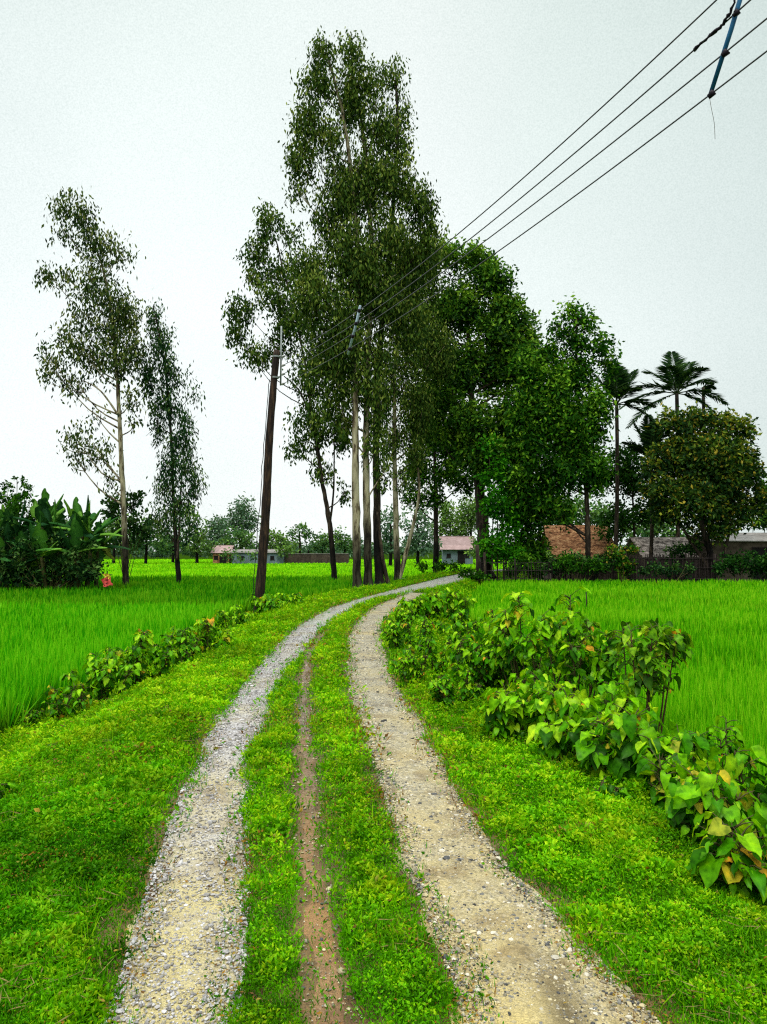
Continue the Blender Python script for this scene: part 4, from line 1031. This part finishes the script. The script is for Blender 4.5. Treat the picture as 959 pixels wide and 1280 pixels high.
m_ = MB(); m_.tube(W_ + rng.normal(0, .006, W_.shape), .012 + .014 * (np.arange(34) < 20) * rng.random(34), 6, jit=.5)
m_.build('binding_wire', M_BLACK, o, True, off=s0)
a4, a1 = wire_at(3, 437, 441), wire_at(0, 449, 385); d_ = unit(a1 - a4)
o = empty('spacer_stick', a4, 'pale faded stick tied across the wires in front of the tall clump', 'stick')
m_ = MB(); m_.tube([a4 - d_ * .15, (a4 + a1) / 2 + [.01, 0, 0], a1 + d_ * .12], .03, 8); m_.build('pipe', M_PALEBLUE, o, True, off=a4)
for k in range(4):
    f = k / 3; q = a4 * (1 - f) + a1 * f; m_ = MB(); m_.tube([q - d_ * .04, q + [.01, -.01, 0], q + d_ * .04], [.036, .045, .036], 8); m_.build('tie', M_BLACK, o, True, off=a4)

# ------------------------------------------------------------------ broad leaved shrubs beside the road
HM = np.array([0, .15, .4, .7, 1.0])
HE = np.array([(-.14, .2), (.0, .45), (.3, .5), (.62, .36), (.86, .15)])
TPL = [(t, 0) for t in HM] + [tuple(e) for e in HE] + [(e[0], -e[1]) for e in HE]
TPL = np.array(TPL)
TQ = []; TT = []
for o5, s in ((5, 1), (10, -1)):
    q = [(0, 1, o5 + 2, o5 + 1), (1, 2, o5 + 3, o5 + 2), (2, 3, o5 + 4, o5 + 3)]; tr = [(3, 4, o5 + 4), (0, o5 + 1, o5)]
    if s < 0: q = [f[::-1] for f in q]; tr = [f[::-1] for f in tr]
    TQ += q; TT += tr
TQ, TT = np.array(TQ), np.array(TT)
SH = [(0, (.009, .06, .001)), (.33, (.045, .215, .0015)), (.6, (.15, .41, .003)), (1, (.38, .60, .015))]


def heart_leaves(B, D, Nn, L, g, cols, wid=.86, wave=.09):
    n = len(B); S = unit(np.cross(Nn, D)); U = np.cross(D, S)
    u = TPL[:, 0][None] * np.ones((n, 1)); v = TPL[:, 1][None] * wid * g.uniform(.62, 1.12, (n, 1))
    fold = g.uniform(.05, .65, (n, 1)); dr = g.uniform(.0, .6, (n, 1))
    w = np.abs(v) * fold - dr * np.maximum(u, 0) ** 2 + wave * g.normal(size=(n, 15)) * (np.abs(v) > 0)
    P = B[:, None] + L[:, None, None] * (u[..., None] * D[:, None] + v[..., None] * S[:, None] + w[..., None] * U[:, None])
    c = cols[:, None, :] * np.where(np.arange(15) < 5, 1.3, .92)[None, :, None] * g.uniform(.85, 1.15, (n, 15, 1))
    off = 15 * np.arange(n)[:, None, None]
    return P.reshape(-1, 3), [(TQ[None] + off).reshape(-1, 4), (TT[None] + off).reshape(-1, 3)], c.reshape(-1, 3)


def shrub(label, px, py, top, wpx, ls, nl, seed, shape='heap', tone=0., yellow=.03, zb=None, cat='shrub', purple=0., stems=7, legs=False, zg=-.15, hk=1.12):
    g = np.random.default_rng(seed)
    b = onz(px, py, zg); b[2] = float(ground_z(b[0], b[1])); Yt = b[1]
    H = max(.12, at(px, top, Yt)[2] - b[2]) * hk; Rr = wpx / 2 / FPX * Yt * 1.08
    o = empty('broad_leaf_shrub', b, label, cat, 'broad leaved shrubs along the road')
    mb = MB(); Bs = []; heads = []
    for k in range(stems):
        a = g.uniform(0, 6.28); q = math.sqrt(g.random()) * .9
        hh = H * (1 - .45 * q * q) * g.uniform(.72, 1.0) if shape == 'heap' else H * g.uniform(.85, 1.)
        e = np.array([math.cos(a) * Rr * q, math.sin(a) * Rr * q * .8, hh])
        st = np.array([e[0] * .35, e[1] * .35, -.03])
        P = spline([st, st * .5 + e * .5 + g.normal(0, .03, 3), e], 7)
        mb.tube(P, np.linspace(.008, .003, 7) * (1 + .4 * H), 5, colr=(1, .7, .8) if purple else (1, 1, 1)); heads.append(P)
    nl = int(nl * 4.0); per = max(3, nl // stems)
    B = []; D = []; up = []; L = []
    for P in heads:
        lo = .55 if legs else .12
        for j in range(per):
            f = lo + (1 - lo) * g.random() ** .7; p = np.array([np.interp(f, np.linspace(0, 1, len(P)), P[:, i]) for i in range(3)])
            a = g.uniform(0, 6.28); rd = np.array([math.cos(a), math.sin(a), 0])
            pet = ls * g.uniform(.3, 1.1)
            q = p + rd * pet + np.array([0, 0, pet * g.uniform(.1, .8)])
            mb.tube([p, (p + q) / 2 + [0, 0, .01], q], [.004, .003, .0025], 4)
            B.append(q); dd_ = unit(rd + np.array([g.normal(0, .3), g.normal(0, .3), -g.uniform(.05, 1.2)])); D.append(dd_)
            n_ = np.array([0, 0, 1.]) + g.normal(0, .3, 3) + rd * .3; up.append(unit(n_ - dd_ * np.dot(n_, dd_)))
            L.append(ls * g.choice([g.uniform(.3, .6), g.uniform(.6, .95), g.uniform(.85, 1.2)]))
    B, D, up, L = map(np.array, (B, D, up, L))
    B[:, 2] = np.maximum(B[:, 2], L * .75)
    t = .46 + tone + .35 * (B[:, 2] / H - .6) + g.normal(0, .24, len(B))  # upper leaves painted lighter, imitating highlights from above
    c = lerp_cols(SH, t)
    if purple: c = c * (1 - purple) + np.array([.05, .03, .02]) * purple
    yl = g.random(len(B)) < yellow
    c[yl] = np.array([(.42, .36, .02), (.5, .26, .02), (.34, .38, .03)])[g.integers(0, 3, yl.sum())]
    mb.build('stem', M_STEM, o, True)
    V, F, C = heart_leaves(B, D, up, L, g, c)
    mesh_np('foliage', V, F, M_SHRUB, o, C, smooth=True)
    return o


RS = [  # label, px, py, top, width, leaf, n, shape...
    ('nearest roadside shrub with large leaves and a yellow leaf, cut by the photo edge', 948, 1150, 1035, 105, .115, 38, dict(yellow=.10, tone=-.06)),
    ('roadside shrub with a drooping yellow leaf, second nearest beside the right verge', 885, 1085, 975, 112, .115, 48, dict(yellow=.06, tone=-.06)),
    ('dark leaved shrub against the rice at the photo edge', 950, 1045, 925, 100, .12, 50, dict(tone=-.12)),
    ('big leafed shrub with one large upright pale leaf above the verge', 845, 1030, 935, 108, .125, 48, dict(tone=.0)),
    ('shrub with flat glossy leaves reaching over the rice edge', 890, 985, 900, 95, .11, 48, dict(tone=-.12)),
    ('spreading shrub with a yellow tipped leaf hanging to the grass', 765, 990, 895, 100, .13, 50, dict(yellow=.04, tone=-.04)),
    ('broad heaped shrub of bright leaves at the wheel track side', 695, 965, 872, 120, .12, 75, dict(yellow=.03, tone=.1)),
    ('low shrub with an orange leaf nearest the gravel track', 640, 945, 868, 80, .11, 46, dict(yellow=.08, tone=.12)),
    ('shrub with flat leaf tiers beside the tall stemmed shrub', 745, 935, 855, 95, .12, 55, dict(tone=.02)),
    ('bare stemmed shrub with umbrella of purplish leaves in the rice', 800, 925, 798, 110, .11, 70, dict(shape='flat', legs=True, purple=.25, tone=-.05)),
    ('tallest roadside shrub, its dark stems standing over the others', 715, 905, 752, 120, .11, 110, dict(legs=True, tone=-.02, stems=9)),
    ('leaning tall shrub with bright tip leaves against the rice', 665, 890, 742, 90, .11, 80, dict(legs=True, tone=.1, stems=8)),
    ('purplish leaved shrub top overlooking the rice field', 735, 880, 775, 80, .1, 70, dict(legs=True, purple=.3)),
    ('dense shrub in the middle of the roadside row', 640, 880, 790, 90, .1, 90, dict(tone=.0)),
    ('dense dark shrub low beside the gravel track', 590, 880, 800, 90, .09, 95, dict(tone=-.12, yellow=.04)),
    ('shrub with one pale lime leaf in the roadside row', 610, 845, 770, 70, .1, 80, dict(tone=.08)),
    ('small leaved heap of weeds swelling towards the track', 548, 860, 790, 80, .065, 130, dict(tone=-.02)),
    ('rounded weedy shrub on the bend of the track', 520, 830, 768, 60, .07, 110, dict(tone=.0)),
    ('mid green shrub behind the rounded weedy one', 575, 825, 765, 70, .09, 90, dict(tone=-.02)),
    ('fine leaved weedy shrub closest to the bend', 502, 800, 762, 40, .08, 70, dict(tone=.05)),
    ('broad leaved shrub with two orange leaves at the far end of the row', 535, 785, 742, 64, .16, 80, dict(tone=.12, yellow=.04)),
    ('broad leaved far shrub leaning over the rice edge', 570, 780, 738, 56, .16, 80, dict(tone=.1)),
    ('leggy green shrub between the far end and the tall shrubs', 640, 835, 760, 60, .1, 70, dict(tone=.02, legs=True)),
    ('bushy shrub filling the gap over the orange leafed low shrub', 668, 930, 848, 100, .11, 80, dict(tone=.08)),
    ('flat topped shrub in the thick of the row over the verge', 720, 955, 862, 110, .12, 80, dict(tone=.04)),
    ('arching shrub with hanging leaves between the near and the middle shrubs', 800, 1000, 890, 110, .13, 60, dict(tone=.06)),
    ('small leaved green weed heap lapping onto the gravel track', 515, 862, 815, 60, .055, 120, dict(tone=.02, zg=-.02)),
    ('fine weed heap under the dense dark shrub', 570, 890, 840, 70, .06, 130, dict(tone=-.05, zg=-.05)),
    ('fine weed heap nearest the narrowing of the track', 498, 815, 775, 44, .07, 110, dict(tone=.04, zg=-.02)),
    ('tiny dark seedling standing alone in the verge grass', 762, 1030, 1003, 30, .07, 9, dict(tone=-.2, stems=3)),
]
for k, (lab, px, py, top, w, ls, n, kw) in enumerate(RS):
    shrub(lab, px, py, top, w, ls, n, 200 + k, **kw)
LS = [
    ('low shrub at the near end of the field edge row, with a yellow leaf', 85, 893, 856, 50, .11, 34, dict(yellow=.1, zg=-.35)),
    ('heaped green shrub second along the field edge row', 128, 880, 822, 80, .11, 75, dict(zg=-.3)),
    ('tallest dense shrub of the field edge row', 178, 862, 800, 90, .11, 110, dict(tone=.05, zg=-.3)),
    ('dark sided shrub beside the tallest in the field edge row', 225, 845, 795, 70, .11, 85, dict(zg=-.3, tone=-.05)),
    ('shrub with bright orange leaves beyond the field edge row', 258, 822, 776, 60, .14, 60, dict(yellow=.14, tone=.1, zg=-.25)),
    ('thin single stemmed shrub poking up from the field edge row', 222, 828, 766, 26, .1, 22, dict(stems=2, zg=-.3)),
    ('creeping shrub around the foot of the wooden pole', 325, 775, 748, 60, .15, 70, dict(zg=-.25)),
    ('low creeping shrub beside the wooden pole', 358, 766, 748, 46, .15, 50, dict(zg=-.2)),
    ('weedy low shrub between the pole and the orange leaved shrub', 290, 790, 764, 50, .14, 50, dict(zg=-.25, tone=.05)),
    ('low weeds at the near corner of the rice field', 25, 905, 882, 50, .05, 60, dict(zg=-.42)),
    ('dark broad leaf weed at the photo edge on the near verge', 2, 1005, 985, 44, .05, 16, dict(zg=-.1, tone=-.32, stems=4)),
    ('little dark weed on the sloping verge', 57, 958, 945, 26, .045, 9, dict(zg=-.2, tone=-.15, stems=3)),
]
for k, (lab, px, py, top, w, ls, n, kw) in enumerate(LS):
    shrub(lab, px, py, top - 5 * (k < 9), w * 1.15, ls * (.85 if k < 9 else 1), int(n * 1.3), 300 + k, **dict(kw, hk=1.08 if k < 9 else 1.))

# thin dark stick in the rice
b = onz(733, 757, 0); b[2] = FIELD
m_ = MB(); m_.tube([(0, 0, -.1), (.01, 0, .5), (0, 0, .85)], [.02, .018, .015], 6)
st = m_.build('stake', M_BARKDARK, None, True); st.location = b.tolist(); tag(st, 'thin dark stake standing alone in the bright rice', 'stake')

# pink cloth bundle beside the bananas
b = at(134, 726, 32.5); b[2] = FIELD
o = empty('cloth_bundle', b, 'pink and yellow cloth hanging on a stake at the edge of the bananas', 'cloth')
m_ = MB(); m_.tube([(0, 0, 0), (0, 0, 1.15)], .025, 6); m_.build('stake', M_BAMBOO, o)
m_ = MB(); m_.tube([(-.22, 0, 1.02), (.24, 0, .98)], .016, 5); m_.build('crossbar', M_BAMBOO, o)


def drape(x0, x1, z0, z1, yy, seed):
    gd = np.random.default_rng(seed); V = []; F = []
    for j in range(9):
        for q in range(9):
            u, v = q / 8, j / 8
            V.append([x0 + (x1 - x0) * u + .03 * math.sin(v * 5 + seed) + .02 * gd.normal(), yy + .05 * math.sin(u * 11 + v * 2) + .02 * v, z0 + (z1 - z0) * v * (1 - .12 * math.sin(u * 6 + seed)) + .012 * gd.normal()])
    for j in range(8):
        for q in range(8): F.append((j * 9 + q, j * 9 + q + 1, j * 9 + q + 10, j * 9 + q + 9))
    mm = MB(); mm.add(V, F); return mm


drape(-.2, .2, .86, .50, -.05, 3).build('cloth', M_PINK, o, True)
drape(-.12, .16, 1.03, .82, -.07, 5).build('wrap', M_YELLOW, o, True)

# ------------------------------------------------------------------ sky and light
SUN_EL, SUN_ROT = R_(58), R_(200)
w = bpy.data.worlds.new('World'); sc.world = w; w.use_nodes = True
nt = w.node_tree; nt.nodes.clear()
out = nd(nt, 'ShaderNodeOutputWorld'); bg = nd(nt, 'ShaderNodeBackground')
sky = nd(nt, 'ShaderNodeTexSky', sky_type='NISHITA', sun_disc=False, sun_elevation=SUN_EL, sun_rotation=SUN_ROT, air_density=1., dust_density=4.)
tc = nd(nt, 'ShaderNodeTexCoord')
sx = nd(nt, 'ShaderNodeSeparateXYZ'); nt.links.new(tc.outputs['Generated'], sx.inputs[0])
el = ramp(nt, [(0, (1.12, 1.14, 1.13)), (.3, (1.08, 1.12, 1.11)), (.48, (.98, 1.04, 1.02)), (.62, (.91, .98, .95)), (.78, (2.3, 2.35, 2.35)), (1, (4.2, 4.25, 4.3))], sx.outputs[2])
mr = ramp(nt, [(.0, (.90, .93, .93)), (.38, (.95, .975, .97)), (.52, (1, 1, 1)), (.62, (.88, .92, .905)), (.8, (.68, .74, .725))], None)
ma = nd(nt, 'ShaderNodeMath', operation='MULTIPLY_ADD'); ma.inputs[1].default_value = .6; ma.inputs[2].default_value = .5
nt.links.new(sx.outputs[0], ma.inputs[0]); nt.links.new(ma.outputs[0], mr.inputs[0])
cn = nd(nt, 'ShaderNodeTexNoise'); cn.inputs['Scale'].default_value = 2.2; cn.inputs['Detail'].default_value = 5
nt.links.new(tc.outputs['Generated'], cn.inputs['Vector'])
cr_ = ramp(nt, [(.3, (.93, .945, .945)), (.7, (1.06, 1.06, 1.06))], cn.outputs[0])
rn = nd(nt, 'ShaderNodeTexNoise'); rn.inputs['Scale'].default_value = 620; rn.inputs['Detail'].default_value = 2
nt.links.new(tc.outputs['Generated'], rn.inputs['Vector'])
rr_ = ramp(nt, [(.28, (.90, .92, .915)), (.5, (1, 1, 1)), (.72, (1.07, 1.07, 1.07))], rn.outputs[0])
cl = mixc(nt, 1., mixc(nt, 1., el.outputs[0], mr.outputs[0], 'MULTIPLY'), mixc(nt, 1., cr_.outputs[0], rr_.outputs[0], 'MULTIPLY'), 'MULTIPLY')
sm = nd(nt, 'ShaderNodeVectorMath', operation='SCALE'); sm.inputs['Scale'].default_value = .10
nt.links.new(sky.outputs[0], sm.inputs[0])
fin = mixc(nt, .93, sm.outputs[0], cl)
nt.links.new(fin, bg.inputs[0]); bg.inputs[1].default_value = 1.0
nt.links.new(bg.outputs[0], out.inputs[0])
sl = bpy.data.lights.new('sun', 'SUN'); sl.energy = 1.5; sl.angle = R_(14); sl.color = (1, .96, .88)
so = bpy.data.objects.new('sun', sl); so.rotation_euler = (R_(90) - SUN_EL, 0, R_(180) - SUN_ROT); so.location = (0, 0, 30); col.objects.link(so)

sc.view_settings.view_transform = 'Standard'; sc.view_settings.look = 'None'; sc.view_settings.exposure = 0
sc.cycles.max_bounces = 6; sc.cycles.diffuse_bounces = 3; sc.cycles.glossy_bounces = 2; sc.cycles.transmission_bounces = 2
sc.cycles.use_denoising = False
sc.cycles.pixel_filter_type = 'BLACKMAN_HARRIS'; sc.cycles.filter_width = 1.2
